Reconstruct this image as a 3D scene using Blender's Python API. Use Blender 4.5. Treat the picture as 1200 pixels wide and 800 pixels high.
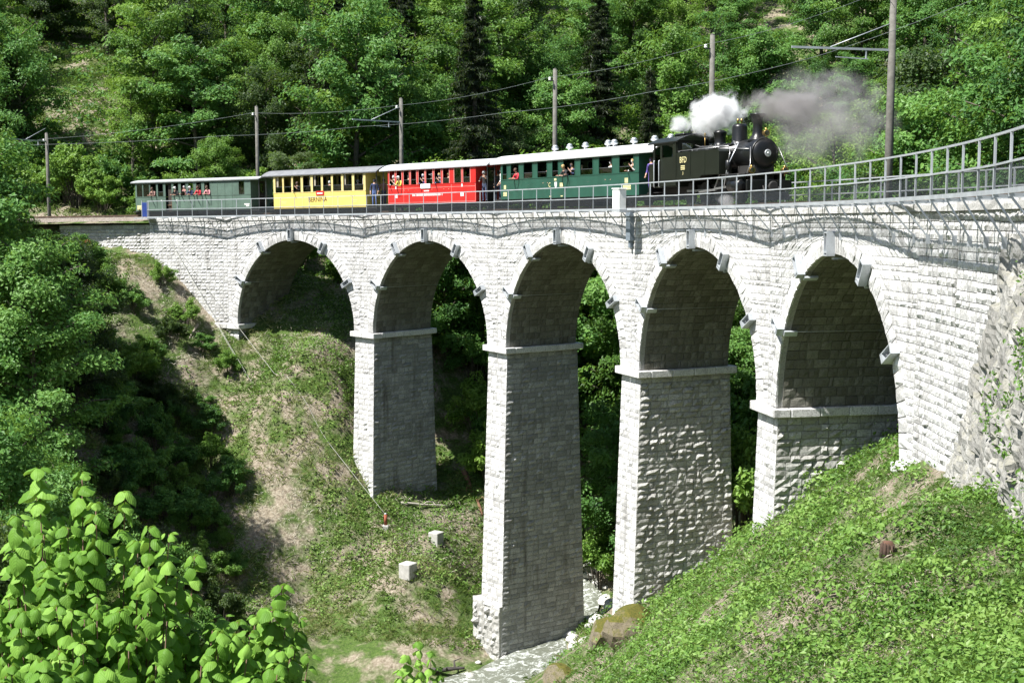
import bpy, math, random
import numpy as np
from mathutils import Vector, Matrix
rnd = random.Random(7)
rng = np.random.default_rng(7)
scn = bpy.context.scene
for o in list(bpy.data.objects): bpy.data.objects.remove(o)
col = scn.collection

# ---------------------------------------------------------------- camera
F_PX, PITCH = 1605.6, 0.105              # focal length in photo pixels (1200 wide), downward tilt
cam_d = bpy.data.cameras.new('camera')
cam = bpy.data.objects.new('camera', cam_d); col.objects.link(cam)
cam_d.sensor_width = 36.0; cam_d.lens = F_PX/1200*36.0
cam_d.clip_start = 0.1; cam_d.clip_end = 3000
cam.location = (0, 0, 0); cam.rotation_euler = (math.pi/2-PITCH, 0, 0)
scn.camera = cam
# ---------------------------------------------------------------- light
SUN_EL = math.radians(57)
SUN_H = Vector((-0.867, -0.498)).normalized()      # horizontal direction towards the sun
w = bpy.data.worlds.new('World'); scn.world = w; w.use_nodes = True
nt = w.node_tree; nt.nodes.clear()
sky = nt.nodes.new('ShaderNodeTexSky'); sky.sky_type = 'NISHITA'; sky.sun_disc = False
sky.sun_elevation = SUN_EL; sky.sun_rotation = math.atan2(SUN_H.x, SUN_H.y)
sky.air_density = 1.0; sky.dust_density = 1.0
bg = nt.nodes.new('ShaderNodeBackground'); bg.inputs[1].default_value = 0.072
wo = nt.nodes.new('ShaderNodeOutputWorld')
nt.links.new(sky.outputs[0], bg.inputs[0]); nt.links.new(bg.outputs[0], wo.inputs[0])
sd = bpy.data.lights.new('sun', 'SUN'); sd.energy = 5.0; sd.angle = math.radians(0.53); sd.color = (1, 0.97, 0.92)
sun = bpy.data.objects.new('sun', sd); col.objects.link(sun)
sdir = Vector((SUN_H.x*math.cos(SUN_EL), SUN_H.y*math.cos(SUN_EL), math.sin(SUN_EL)))
sun.rotation_euler = sdir.to_track_quat('Z', 'Y').to_euler()
sun.location = sdir*60
vs = scn.view_settings
vs.view_transform = 'Standard'; vs.look = 'None'; vs.gamma = 1.0; vs.use_curve_mapping = False
vs.exposure = 1.25
scn.cycles.max_bounces = 6; scn.cycles.diffuse_bounces = 3; scn.cycles.glossy_bounces = 2
scn.cycles.transmission_bounces = 4; scn.cycles.transparent_max_bounces = 12; scn.cycles.volume_bounces = 1
scn.cycles.volume_step_rate = 1.0; scn.cycles.caustics_reflective = False; scn.cycles.caustics_refractive = False

# ---------------------------------------------------------------- viaduct curve (metres, camera eye = origin)
CX, CY, RAD, TH0, DTH = -64.5831, 39.2888, 76.6141, 2.1719, 0.1906
Z0, GRADE, HSPR, PT, WID = -1.4419, 0.0183, 8.0, 2.0362, 5.2
def zdeck(k): return Z0 + GRADE*k*RAD*DTH
def circ(k, off, dz=0.0):
    th = TH0+DTH*k; r = RAD+off
    return Vector((CX-r*math.cos(th), CY+r*math.sin(th), zdeck(k)+dz))
def tang(k):
    th = TH0+DTH*k; return Vector((math.sin(th), math.cos(th), 0)), Vector((-math.cos(th), math.sin(th), 0))
def project(P):
    P = np.asarray(P, float); x, y, z = P[..., 0], P[..., 1], P[..., 2]
    c, s = math.cos(PITCH), math.sin(PITCH)
    d = y*c-z*s; h = y*s+z*c
    return 600+F_PX*x/d, 400-F_PX*h/d, d
def ray(u, v, d):                        # the point at depth d (metres along y) seen at a photo pixel
    c, s = math.cos(PITCH), math.sin(PITCH)
    a, b = (u-600)/F_PX, (400-v)/F_PX
    D = Vector((a, c+b*s, b*c-s)); return D*(d/D.y)
def k_at(u, off):                        # station on the curve at lateral offset off that appears in photo column u
    ks = np.linspace(-3, 7, 8001); th = TH0+DTH*ks; r = RAD+off
    uu = project(np.stack([CX-r*np.cos(th), CY+r*np.sin(th), Z0+GRADE*ks*RAD*DTH], -1))[0]
    return float(np.interp(u, uu, ks))

# ---------------------------------------------------------------- helpers
def tag(o, label=None, cat=None, group=None, kind=None):
    if label: o['label'] = label
    if cat: o['category'] = cat
    if group: o['group'] = group
    if kind: o['kind'] = kind
    return o
def empty(name, loc=(0, 0, 0), rz=0.0, **kw):
    o = bpy.data.objects.new(name, None); col.objects.link(o)
    o.location = loc; o.rotation_euler = (0, 0, rz); o.empty_display_size = 0.3
    return tag(o, **kw)
def link(name, me, mats=None, parent=None, **kw):
    o = bpy.data.objects.new(name, me); col.objects.link(o)
    if mats is not None and len(me.materials) == 0:
        for m in (mats if isinstance(mats, (list, tuple)) else [mats]): me.materials.append(m)
    if parent is not None: o.parent = parent
    return tag(o, **kw)
def copy_tree(o, parent=None):
    c = o.copy(); col.objects.link(c); c.parent = parent
    for ch in list(o.children): copy_tree(ch, c)
    return c
def mesh_np(name, V, faces, mi=None, tone=None, smooth=False):
    """faces: one (n,m) int array or a list of such arrays"""
    if not isinstance(faces, list): faces = [faces]
    faces = [np.asarray(f, np.int32) for f in faces if len(f)]
    me = bpy.data.meshes.new(name)
    V = np.asarray(V, np.float32)
    me.vertices.add(len(V)); me.vertices.foreach_set('co', V.ravel())
    tot = np.concatenate([np.full(len(f), f.shape[1], np.int32) for f in faces])
    idx = np.concatenate([f.ravel() for f in faces])
    me.loops.add(len(idx)); me.loops.foreach_set('vertex_index', idx)
    me.polygons.add(len(tot))
    st = np.zeros(len(tot), np.int32); st[1:] = np.cumsum(tot)[:-1]
    me.polygons.foreach_set('loop_start', st); me.polygons.foreach_set('loop_total', tot)
    if mi is not None: me.polygons.foreach_set('material_index', np.asarray(mi, np.int32))
    me.polygons.foreach_set('use_smooth', np.full(len(tot), bool(smooth)))
    if tone is not None:
        a = me.attributes.new('tone', 'FLOAT', 'POINT'); a.data.foreach_set('value', np.asarray(tone, np.float32))
    me.update(calc_edges=True); me.validate()
    return me
class MB:
    """collects shapes into one mesh"""
    def __init__(s): s.v = []; s.f = []; s.sm = []; s.X = Matrix()
    def _add(s, vs, fs, smooth=False):
        b = len(s.v); s.v += [tuple(s.X @ Vector(v)) for v in vs]
        for f in fs: s.f.append(tuple(i+b for i in f)); s.sm.append(smooth)
        return s
    def box(s, lo, hi, bev=0.0):
        (x0, y0, z0), (x1, y1, z1) = lo, hi
        if x0 > x1: x0, x1 = x1, x0
        if y0 > y1: y0, y1 = y1, y0
        if z0 > z1: z0, z1 = z1, z0
        b = min(bev, (x1-x0)*.45, (y1-y0)*.45, (z1-z0)*.45)
        if b <= 0:
            vs = [(x, y, z) for z in (z0, z1) for y in (y0, y1) for x in (x0, x1)]
            return s._add(vs, [(0, 2, 3, 1), (4, 5, 7, 6), (0, 1, 5, 4), (2, 6, 7, 3), (0, 4, 6, 2), (1, 3, 7, 5)])
        vs = []; ix = {}
        def V(*p):
            if p not in ix: ix[p] = len(vs); vs.append(p)
            return ix[p]
        lo_ = (x0, y0, z0); hi_ = (x1, y1, z1); fs = []
        def corner(sx, sy, sz, ax):
            q = [hi_[i]-b if sg else lo_[i]+b for i, sg in enumerate((sx, sy, sz))]
            q[ax] = hi_[ax] if (sx, sy, sz)[ax] else lo_[ax]
            return V(*q)
        for ax in range(3):
            o1, o2 = [i for i in range(3) if i != ax]
            for sg in (0, 1):
                c = []
                for a, d in ((0, 0), (1, 0), (1, 1), (0, 1)):
                    k = [0, 0, 0]; k[ax] = sg; k[o1] = a; k[o2] = d; c.append(corner(*k, ax))
                fs.append(tuple(c))
        for ax in range(3):
            o1, o2 = [i for i in range(3) if i != ax]
            for a in (0, 1):
                for d in (0, 1):
                    k0 = [0, 0, 0]; k0[o1] = a; k0[o2] = d; k1 = list(k0); k1[ax] = 1
                    fs.append((corner(*k0, o1), corner(*k1, o1), corner(*k1, o2), corner(*k0, o2)))
        for a in (0, 1):
            for d in (0, 1):
                for e in (0, 1): fs.append(tuple(corner(a, d, e, ax) for ax in range(3)))
        return s._add(vs, fs)
    def tube(s, pts, r, n=8, cap=True, smooth=True):
        pts = [Vector(p) for p in pts]; m = len(pts)
        rs = r if isinstance(r, (list, tuple)) else [r]*m
        vs = []; fs = []; up = None
        for i, p in enumerate(pts):
            t = (pts[min(i+1, m-1)]-pts[max(i-1, 0)])
            t = t.normalized() if t.length > 1e-9 else Vector((0, 0, 1))
            if up is None: up = Vector((0, 0, 1)) if abs(t.z) < .9 else Vector((1, 0, 0))
            a = t.cross(up)
            if a.length < 1e-6: a = t.orthogonal()
            a.normalize(); b = a.cross(t).normalized(); up = b
            for j in range(n):
                q = 2*math.pi*j/n; vs.append(tuple(p+(a*math.cos(q)+b*math.sin(q))*rs[i]))
        for i in range(m-1):
            for j in range(n): fs.append((i*n+j, i*n+(j+1) % n, (i+1)*n+(j+1) % n, (i+1)*n+j))
        s._add(vs, fs, smooth)
        if cap:
            B = len(s.v)-len(vs)
            s.f.append(tuple(B+j for j in range(n))[::-1]); s.sm.append(False)
            s.f.append(tuple(B+(m-1)*n+j for j in range(n))); s.sm.append(False)
        return s
    def lathe(s, prof, center, axis='z', n=20, smooth=True):
        """prof: list of (radius, along)"""
        vs = []; fs = []; c = Vector(center)
        for r, h in prof:
            for j in range(n):
                q = 2*math.pi*j/n; a, b = r*math.cos(q), r*math.sin(q)
                vs.append(tuple(c+Vector({'z': (a, b, h), 'x': (h, a, b), 'y': (b, h, a)}[axis])))
        for i in range(len(prof)-1):
            for j in range(n): fs.append((i*n+j, i*n+(j+1) % n, (i+1)*n+(j+1) % n, (i+1)*n+j))
        m = len(prof)
        s._add(vs, fs, smooth); B = len(s.v)-len(vs)
        s.f.append(tuple(B+j for j in range(n))[::-1]); s.sm.append(False)
        s.f.append(tuple(B+(m-1)*n+j for j in range(n))); s.sm.append(False)
        return s
    def prism(s, poly, a, b, axis='x'):
        """poly: 2D outline, extruded along axis from a to b; axes order: x:(y,z) y:(x,z) z:(x,y)"""
        def P(p, t): return {'x': (t, p[0], p[1]), 'y': (p[0], t, p[1]), 'z': (p[0], p[1], t)}[axis]
        n = len(poly); vs = [P(p, a) for p in poly]+[P(p, b) for p in poly]
        fs = [tuple(range(n))[::-1], tuple(range(n, 2*n))]+[(i, (i+1) % n, n+(i+1) % n, n+i) for i in range(n)]
        return s._add(vs, fs)
    def bar(s, a, b, w, h=None, bev=0):
        """rectangular bar from a to b"""
        a = Vector(a); b = Vector(b); h = h or w; t = (b-a); L = t.length; t.normalize()
        up = Vector((0, 0, 1)) if abs(t.z) < .95 else Vector((0, 1, 0))
        sx = t.cross(up).normalized(); u2 = sx.cross(t)
        vs = []
        for p in (a, b):
            for i, j in ((-1, -1), (1, -1), (1, 1), (-1, 1)): vs.append(tuple(p+sx*(i*w/2)+u2*(j*h/2)))
        return s._add(vs, [(0, 3, 2, 1), (4, 5, 6, 7), (0, 1, 5, 4), (1, 2, 6, 5), (2, 3, 7, 6), (3, 0, 4, 7)])
    def mesh(s, name):
        me = bpy.data.meshes.new(name); me.from_pydata(s.v, [], s.f)
        me.polygons.foreach_set('use_smooth', s.sm); me.update()
        import bmesh
        bm = bmesh.new(); bm.from_mesh(me); bmesh.ops.recalc_face_normals(bm, faces=bm.faces); bm.to_mesh(me); bm.free()
        return me
    def build(s, name, mats, parent=None, **kw): return link(name, s.mesh(name), mats, parent, **kw)

# ---------------------------------------------------------------- value noise for geometry
_perm = np.random.default_rng(3).random((64, 64))
def vnoise(x, y, sc):
    x = np.asarray(x)/sc; y = np.asarray(y)/sc
    xi = np.floor(x).astype(int); yi = np.floor(y).astype(int); fx = x-xi; fy = y-yi
    fx = fx*fx*(3-2*fx); fy = fy*fy*(3-2*fy)
    g = lambda a, b: _perm[a % 64, b % 64]
    return (g(xi, yi)*(1-fx)+g(xi+1, yi)*fx)*(1-fy)+(g(xi, yi+1)*(1-fx)+g(xi+1, yi+1)*fx)*fy
def fbm(x, y, sc, n=4):
    s = 0; a = 1; t = 0
    x = np.asarray(x); y = np.asarray(y)
    for i in range(n):
        c, q = math.cos(.6+i*1.1), math.sin(.6+i*1.1)
        s = s+a*vnoise(x*c-y*q+i*17.3, x*q+y*c-i*9.1, sc); t += a; a *= .5; sc *= .5
    return s/t

# ---------------------------------------------------------------- materials
class NT:
    def __init__(s, name):
        s.m = bpy.data.materials.new(name); s.m.use_nodes = True; s.t = s.m.node_tree; s.t.nodes.clear()
        s.out = s.t.nodes.new('ShaderNodeOutputMaterial')
    def n(s, typ, **kw):
        nd = s.t.nodes.new('ShaderNode'+typ)
        for k, v in kw.items():
            if k in nd.inputs: s.set(nd.inputs[k], v)
            else: setattr(nd, k, v)
        return nd
    def set(s, inp, v):
        if isinstance(v, bpy.types.NodeSocket): s.t.links.new(v, inp)
        else:
            if hasattr(inp.default_value, '__len__') and not hasattr(v, '__len__'): v = (v,)*len(inp.default_value)
            if hasattr(v, '__len__') and len(v) == 3 and len(inp.default_value) == 4: v = (*v, 1)
            inp.default_value = v
    def coords(s, kind='Object', scale=(1, 1, 1)):
        tc = s.n('TexCoord') if kind != 'World' else s.n('NewGeometry')
        o = tc.outputs['Position' if kind == 'World' else kind]
        if scale == (1, 1, 1): return o
        mp = s.n('Mapping'); s.set(mp.inputs['Vector'], o); mp.inputs['Scale'].default_value = scale
        return mp.outputs[0]
    def noise(s, vec, scale, detail=4, rough=.55, dist=0.0):
        nd = s.n('TexNoise'); s.set(nd.inputs['Vector'], vec); nd.inputs['Scale'].default_value = scale
        nd.inputs['Detail'].default_value = detail; nd.inputs['Roughness'].default_value = rough
        nd.inputs['Distortion'].default_value = dist
        return nd.outputs['Fac']
    def ramp(s, fac, stops):
        nd = s.n('ValToRGB'); s.set(nd.inputs[0], fac); e = nd.color_ramp.elements
        while len(e) < len(stops): e.new(.5)
        for el, (p, c) in zip(e, stops):
            el.position = p; el.color = (*c, 1) if hasattr(c, '__len__') else (c, c, c, 1)
        return nd.outputs[0]
    def mix(s, fac, a, b, mode='MIX'):
        nd = s.n('Mix', data_type='RGBA', blend_type=mode)
        s.set(nd.inputs[0], fac); s.set(nd.inputs[6], a); s.set(nd.inputs[7], b)
        return nd.outputs[2]
    def math(s, op, a, b=0.0, c=0.0):
        nd = s.n('Math', operation=op); s.set(nd.inputs[0], a); s.set(nd.inputs[1], b); s.set(nd.inputs[2], c)
        return nd.outputs[0]
    def attr(s, name='tone'):
        return s.n('Attribute', attribute_name=name).outputs['Fac']
    def bump(s, h, strength=.4, dist=.02):
        nd = s.n('Bump'); nd.inputs['Strength'].default_value = strength; nd.inputs['Distance'].default_value = dist
        s.set(nd.inputs['Height'], h); return nd.outputs[0]
    def surf(s, color, rough=.7, metal=0.0, bump=None, spec=.5, **kw):
        p = s.n('BsdfPrincipled'); s.set(p.inputs['Base Color'], color); s.set(p.inputs['Roughness'], rough)
        s.set(p.inputs['Metallic'], metal); s.set(p.inputs['Specular IOR Level'], spec)
        if bump is not None: s.set(p.inputs['Normal'], bump)
        s.t.links.new(p.outputs[0], s.out.inputs[0]); s.bsdf = p
        return s.m
MATS = {}
def paint(name, c, rough=.45, metal=0.0, var=.18, scale=3.0, dirt=.25, spec=.5):
    """painted or plain surface with uneven tone and a little grime"""
    if name in MATS: return MATS[name]
    t = NT(name); co = t.coords('Object')
    n1 = t.noise(co, scale, 5); n2 = t.noise(co, scale*7, 3)
    c2 = tuple(x*(1-var) for x in c); c1 = tuple(min(1, x*(1+var*.5)) for x in c)
    cc = t.ramp(n1, [(.35, c2), (.65, c1)])
    cc = t.mix(t.math('MULTIPLY', t.ramp(n2, [(.5, 0.0), (.75, 1.0)]), dirt), cc, (.06, .055, .045))
    r = t.math('MULTIPLY_ADD', n2, .25, rough-.1)
    MATS[name] = t.surf(cc, r, metal, t.bump(n2, .12, .01), spec)
    return MATS[name]
def leafmat(name, dark, mid, light, trans=.35, gloss=.25, hue=.06):
    t = NT(name); tone = t.attr(); oi = t.n('ObjectInfo').outputs['Random']
    f = t.math('ADD', tone, t.math('MULTIPLY_ADD', oi, .8, -.42))
    c = t.ramp(f, [(0.0, dark), (.5, mid), (1.0, light)])
    p = t.n('BsdfPrincipled'); t.set(p.inputs['Base Color'], c); p.inputs['Roughness'].default_value = .5
    p.inputs['Specular IOR Level'].default_value = gloss
    tr = t.n('BsdfTranslucent'); t.set(tr.inputs[0], t.mix(.6, c, (.26, .42, .05), 'MIX'))
    mx = t.n('MixShader'); mx.inputs[0].default_value = trans
    t.t.links.new(p.outputs[0], mx.inputs[1]); t.t.links.new(tr.outputs[0], mx.inputs[2])
    t.t.links.new(mx.outputs[0], t.out.inputs[0])
    return t.m
def stonemat(name, c0, c1, c2, stain=.5, moss=0.0):
    t = NT(name); co = t.coords('World'); tone = t.attr()
    n1 = t.noise(co, .35, 4); n2 = t.noise(co, 2.5, 6, .65); n3 = t.noise(co, 14, 5, .7)
    f = t.math('ADD', t.math('MULTIPLY', tone, .6), t.math('MULTIPLY', n2, .4))
    c = t.ramp(f, [(.15, c0), (.5, c1), (.85, c2)])
    c = t.mix(t.ramp(n3, [(.36, .75), (.52, 0.0)]), c, tuple(x*.55 for x in c0))
    c = t.mix(t.ramp(t.noise(co, .9, 5, .7), [(.48, 0.0), (.72, .42)]), c, tuple(x*.8 for x in c0))
    st = t.noise(t.coords('World', (1.1, 1.1, .12)), 1.3, 4, .6)
    c = t.mix(t.math('MULTIPLY', t.ramp(st, [(.56, 0.0), (.72, 1.0)]), stain), c, (.10, .093, .08))
    if moss:
        up = t.n('SeparateXYZ'); t.set(up.inputs[0], t.n('NewGeometry').outputs['Normal'])
        mm = t.math('MULTIPLY', t.ramp(t.math('MULTIPLY_ADD', n2, .8, t.math('MULTIPLY', up.outputs[2], .5)), [(.55, 0.0), (.75, 1.0)]), moss)
        c = t.mix(mm, c, t.ramp(n3, [(.3, (.035, .05, .01)), (.7, (.12, .10, .02))]))
    return t.surf(c, .92, 0, t.bump(t.math('ADD', n3, n2), .55, .03), .2)
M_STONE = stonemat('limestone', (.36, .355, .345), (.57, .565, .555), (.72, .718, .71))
M_STONE_ROUGH = stonemat('rock_faced_limestone', (.28, .275, .255), (.40, .395, .375), (.52, .515, .49), .35)
M_VAULT = stonemat('sooty_shade_toned_vault_stone', (.11, .105, .085), (.17, .165, .14), (.25, .245, .215), .6)  # soot, plus the dimness under the arches put into the colour
M_SHADE = stonemat('stained_shade_toned_limestone', (.21, .212, .208), (.32, .322, .316), (.44, .442, .435), .85)  # water-stained limestone, darkened further to paint in shade on the pier sides
M_MORTAR = stonemat('mortar', (.29, .285, .27), (.39, .385, .365), (.48, .47, .45), .4)
M_ROCK = stonemat('mossy_rock', (.10, .085, .055), (.17, .145, .10), (.26, .23, .18), .5, 1.0)
M_ROCKWALL = stonemat('rubble_rock', (.20, .195, .18), (.30, .295, .275), (.42, .41, .39), .7, .3)
M_PEBBLE = stonemat('river_stone', (.30, .29, .26), (.46, .45, .42), (.62, .61, .58), .1)
M_STEEL = paint('galvanised_steel', (.46, .49, .52), .42, .35, .15, 2, .15)
M_DARKSTEEL = paint('dark_steel', (.07, .075, .08), .5, .3)
M_BLACK = paint('black_enamel', (.006, .0065, .007), .33, 0, .3, 4, .12, .4)
M_CONC = paint('pale_concrete', (.42, .41, .38), .9, 0, .2, 3, .3)
M_POLE = paint('weathered_pole_concrete', (.13, .125, .11), .9, 0, .25, 5, .35)
M_WOOD = paint('grey_dead_wood', (.27, .235, .19), .9, 0, .35, 8, .3)
M_BARK = paint('bark', (.10, .085, .065), .95, 0, .4, 6, .3)
M_WHITE = paint('white_paint', (.78, .78, .76), .5, 0, .06, 3, .12)
# ---------------------------------------------------------------- terrain
_cp = np.array([
 (0,0,-1.8),(6,2,-1.6),(-4,4,-4.4),(3,8,-3.8),(5.6,15,-5.4),(2,15,-7.0),(-3,12,-8.2),(8.4,28,-6.5),(4,28,-9.6),(11.4,40,-8.4),(11.6,33,-7.5),(10.6,27,-6.8),(9.4,21,-6.1),(7,40,-11.6),
 (10.0,54,-13.2),(4.5,50,-17.0),(7,66,-20.3),(5.0,68,-21.5),(3.5,58,-20.5),(0,38,-17),(-5,25,-16),(-12,22,-19),(-9,12,-13),(-16,10,-16),(-6,2,-7),(-12,-5,-10),
 (3.5,77,-27.8),(2.2,84,-28.0),(5.0,89,-27.6),(-3,77,-28.0),(-7,70,-29.5),(-15,56,-33),(-28,40,-37),(-45,25,-41),(6.5,93,-25.5),(8.5,98,-22.2),(12,108,-19.5),(18,121,-16),(30,140,-8),
 (9.5,73,-21),(10.5,80,-20.5),(14,88,-17),
 (-9.4,91.5,-21.4),(-7,98.5,-19.2),(-20.8,101.5,-11.2),(-6.4,85,-23.3),(-5,89,-22.4),(-2.0,88,-25.4),(-13.4,86,-25.6),(-10,82,-27.3),(-20.6,92,-21.0),(-21.4,98,-15.0),
 (-25,101,-10.4),(-27.5,104,-5.6),(-33.6,108,-4.4),(-26,88,-16.5),(-29,80,-18.5),(-15,97,-10.6),(-12.5,96.5,-12.5),(-16.5,94.5,-14.5),(-14,91,-19.2),
 (-11,104.5,-8.6),(-15,112,-5.4),(-5.4,108,-10.7),(-4,104,-14.6),(-1.5,100,-18.5),(1.0,95,-23.5),(2,106,-16),
 (-30,70,-24),(-40,85,-12),(-45,95,-6),(-60,85,-8),(-45,65,-22),(-70,50,-20),(-60,30,-32),(-90,70,-5),
 (-33,113,-2.4),(-42,117,-2.4),(-55,122,-2),(-25,120,-1.5),(-36,124,-.5),(-46,136,5),(-48,150,12),(-60,172,21),(-20,130,2.5),(-12,120,-3.5),(-10,128,0),(0,118,-9),(0,128,-4.5),(0,142,4),
 (10,128,-10),(14,140,-3),(10,160,9),(35,155,4),(24,110,-11),(30,125,-7),
 (22,95,-11),(22,80,-9.5),(20,68,-9.5),(22,60,-7),(24,50,-2.5),(30,60,-1),(30,78,-2),(40,70,5),(40,100,4),(45,125,8),(35,90,-2),(26,38,-.3),(24,25,0),(20,12,.2),(35,40,3),(50,60,9),(35,15,4),(60,20,12),
 (0,200,32),(-80,200,32),(80,200,38),(100,100,32),(0,320,75),(-200,320,80),(200,320,85),(-100,110,2),(-140,60,0),(-140,180,25),(140,40,30),(140,160,45),(0,-60,15),(-80,-60,-5),(80,-60,30),(-200,0,10),(220,0,50),(0,600,160),(-500,300,150),(500,300,160),(-500,-200,80),(500,-200,100),(0,-500,90)], float)
def _rbf():
    P = _cp[:, :2]; d = np.hypot(P[:, None, 0]-P[None, :, 0], P[:, None, 1]-P[None, :, 1])
    n = len(P); A = np.zeros((n+3, n+3)); A[:n, :n] = d+np.eye(n)*-.15
    A[:n, n] = 1; A[:n, n+1:] = P; A[n, :n] = 1; A[n+1:, :n] = P.T
    return np.linalg.solve(A, np.concatenate([_cp[:, 2], np.zeros(3)]))
_rw = _rbf()
def ground_z(x, y, rough=True):
    x = np.asarray(x, float); y = np.asarray(y, float); sh = x.shape; x = x.ravel(); y = y.ravel()
    z = np.empty(len(x))
    for i in range(0, len(x), 20000):
        a, b = x[i:i+20000], y[i:i+20000]
        d = np.hypot(a[:, None]-_cp[None, :, 0], b[:, None]-_cp[None, :, 1])
        z[i:i+20000] = d @ _rw[:-3]+_rw[-3]+_rw[-2]*a+_rw[-1]*b
    dist = np.hypot(x, y)
    if rough:
        z = z+(fbm(x, y, 5, 4)-.5)*np.clip(dist/25, .35, 1.0)*1.3+(fbm(x+50, y, .9, 2)-.5)*.25
    if rough: z = z+np.clip((y-72)/6, 0, 1)*np.clip((4-x)/5, 0, 1)*np.clip((118-y)/6, 0, 1)*((fbm(x-40, y+11, 2.4, 3)-.5)*1.5)
    # track formation beyond the two abutments
    rho = np.hypot(x-CX, y-CY); th = np.arctan2(y-CY, -(x-CX)); k = (th-TH0)/DTH
    zd = Z0+GRADE*k*RAD*DTH-.45; o = rho-RAD
    for side in (0, 1):
        on = np.clip((k-5.15)/.12, 0, 1) if side else np.clip((-.42-k)/.12, 0, 1)
        on = on*(k < 8.5)*(k > -4)
        inner = np.clip((o-.4)/.8, 0, 1) if side else np.clip((o-1.2)/.8, 0, 1)
        outer = np.clip((8.0-o)/3, 0, 1)
        f = on*inner*outer; z = z*(1-f)+zd*f
    # nothing may poke through the deck
    onb = (k > -.5) & (k < 5.3) & (o > -1.5) & (o < WID+2)
    z = np.where(onb, np.minimum(z, zd-1.5), z)
    return z.reshape(sh)
def gz(x, y): return float(ground_z(np.array([x]), np.array([y]))[0])
def axis(lo, hi, step, far_lo, far_hi):
    a = list(np.arange(lo, hi+1e-6, step)); s = step
    while a[-1] < far_hi: s *= 1.22; a.append(a[-1]+s)
    s = step
    while a[0] > far_lo: s *= 1.22; a.insert(0, a[0]-s)
    return np.array(a)
def ground_hit(u, v, d0=60, d1=115):
    ds = np.arange(d0, d1, .25); r = np.array(ray(u, v, 1.0)); P = ds[:, None]*r
    hit = np.nonzero(P[:, 2] < ground_z(P[:, 0], P[:, 1]))[0]
    return Vector(P[hit[0]] if len(hit) else r*d1)
_gx = axis(-46, 34, .5, -700, 700); _gy = axis(-2, 132, .5, -500, 900)
_X, _Y = np.meshgrid(_gx, _gy, indexing='ij'); _Z = ground_z(_X, _Y)
_n, _m = _X.shape
_i = np.arange(_n*_m).reshape(_n, _m)
_q = np.stack([_i[:-1, :-1], _i[1:, :-1], _i[1:, 1:], _i[:-1, 1:]], -1).reshape(-1, 4)
def groundmat():
    t = NT('soil_and_grass'); co = t.coords('World')
    n0 = t.noise(co, .12, 4); n1 = t.noise(co, .55, 5, .6); n2 = t.noise(co, 5, 6, .7); n3 = t.noise(co, 30, 4, .7)
    soil = t.ramp(n2, [(.3, (.10, .08, .055)), (.5, (.23, .195, .145)), (.72, (.40, .36, .29))])
    grass = t.ramp(n2, [(.3, (.03, .055, .012)), (.55, (.065, .115, .022)), (.75, (.15, .17, .06))])
    c = t.mix(t.ramp(t.math('MULTIPLY_ADD', n1, .75, t.math('MULTIPLY', n0, .4)), [(.5, 0.0), (.62, 1.0)]), soil, grass)
    c = t.mix(t.math('MULTIPLY', t.ramp(n3, [(.55, 0.0), (.7, 1.0)]), .4), c, (.40, .36, .27))
    return t.surf(c, .97, 0, t.bump(t.math('ADD', n2, t.math('MULTIPLY', n3, .5)), .9, .12), .15)
M_GROUND = groundmat()
link('ground', mesh_np('ground', np.stack([_X, _Y, _Z], -1).reshape(-1, 3), _q, smooth=True), M_GROUND, kind='structure')

# stream
def watermat():
    t = NT('stream_water'); co = t.coords('World', (1, 1, 1))
    n = t.noise(co, 1.6, 5, .6, 1.2); n2 = t.noise(co, 9, 4, .6, .6)
    foam = t.ramp(t.math('MULTIPLY_ADD', n2, .35, t.math('MULTIPLY', n, .75)), [(.54, 0.0), (.72, 1.0)])
    c = t.mix(foam, (.13, .14, .11), (.62, .65, .63))
    return t.surf(c, t.math('MULTIPLY_ADD', foam, .5, .08), 0, t.bump(t.math('ADD', n, n2), .6, .12), .5)
M_WATER = watermat()
_sp = [(5.6, 93.5, 1.3), (4.9, 90.5, 1.2), (4.4, 87.5, 1.2), (3.6, 84.5, 1.3), (2.3, 81.0, 1.6), (-.4, 77.5, 2.0), (-3.8, 74, 3.0), (-7, 70, 3.2), (-11, 63, 3.4), (-15, 56, 3.5), (-28, 40, 4)]
_v = []; _f = []; _K = 9
for i, (x, y, wd) in enumerate(_sp):
    a = _sp[max(i-1, 0)]; b = _sp[min(i+1, len(_sp)-1)]
    t_ = Vector((b[0]-a[0], b[1]-a[1])).normalized(); n_ = Vector((-t_.y, t_.x))
    zc = float(ground_z(np.array([x]), np.array([y]), False)[0])+.34
    for j in range(_K):
        s = (j/(_K-1)-.5)*2
        _v.append((x+n_.x*s*wd, y+n_.y*s*wd, zc+.05*math.sin(i*2.3+j*1.9)))
for i in range(len(_sp)-1):
    for j in range(_K-1): _f.append((i*_K+j, i*_K+j+1, (i+1)*_K+j+1, (i+1)*_K+j))
link('stream', mesh_np('stream', _v, np.array(_f), smooth=True), M_WATER, kind='structure')
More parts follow.
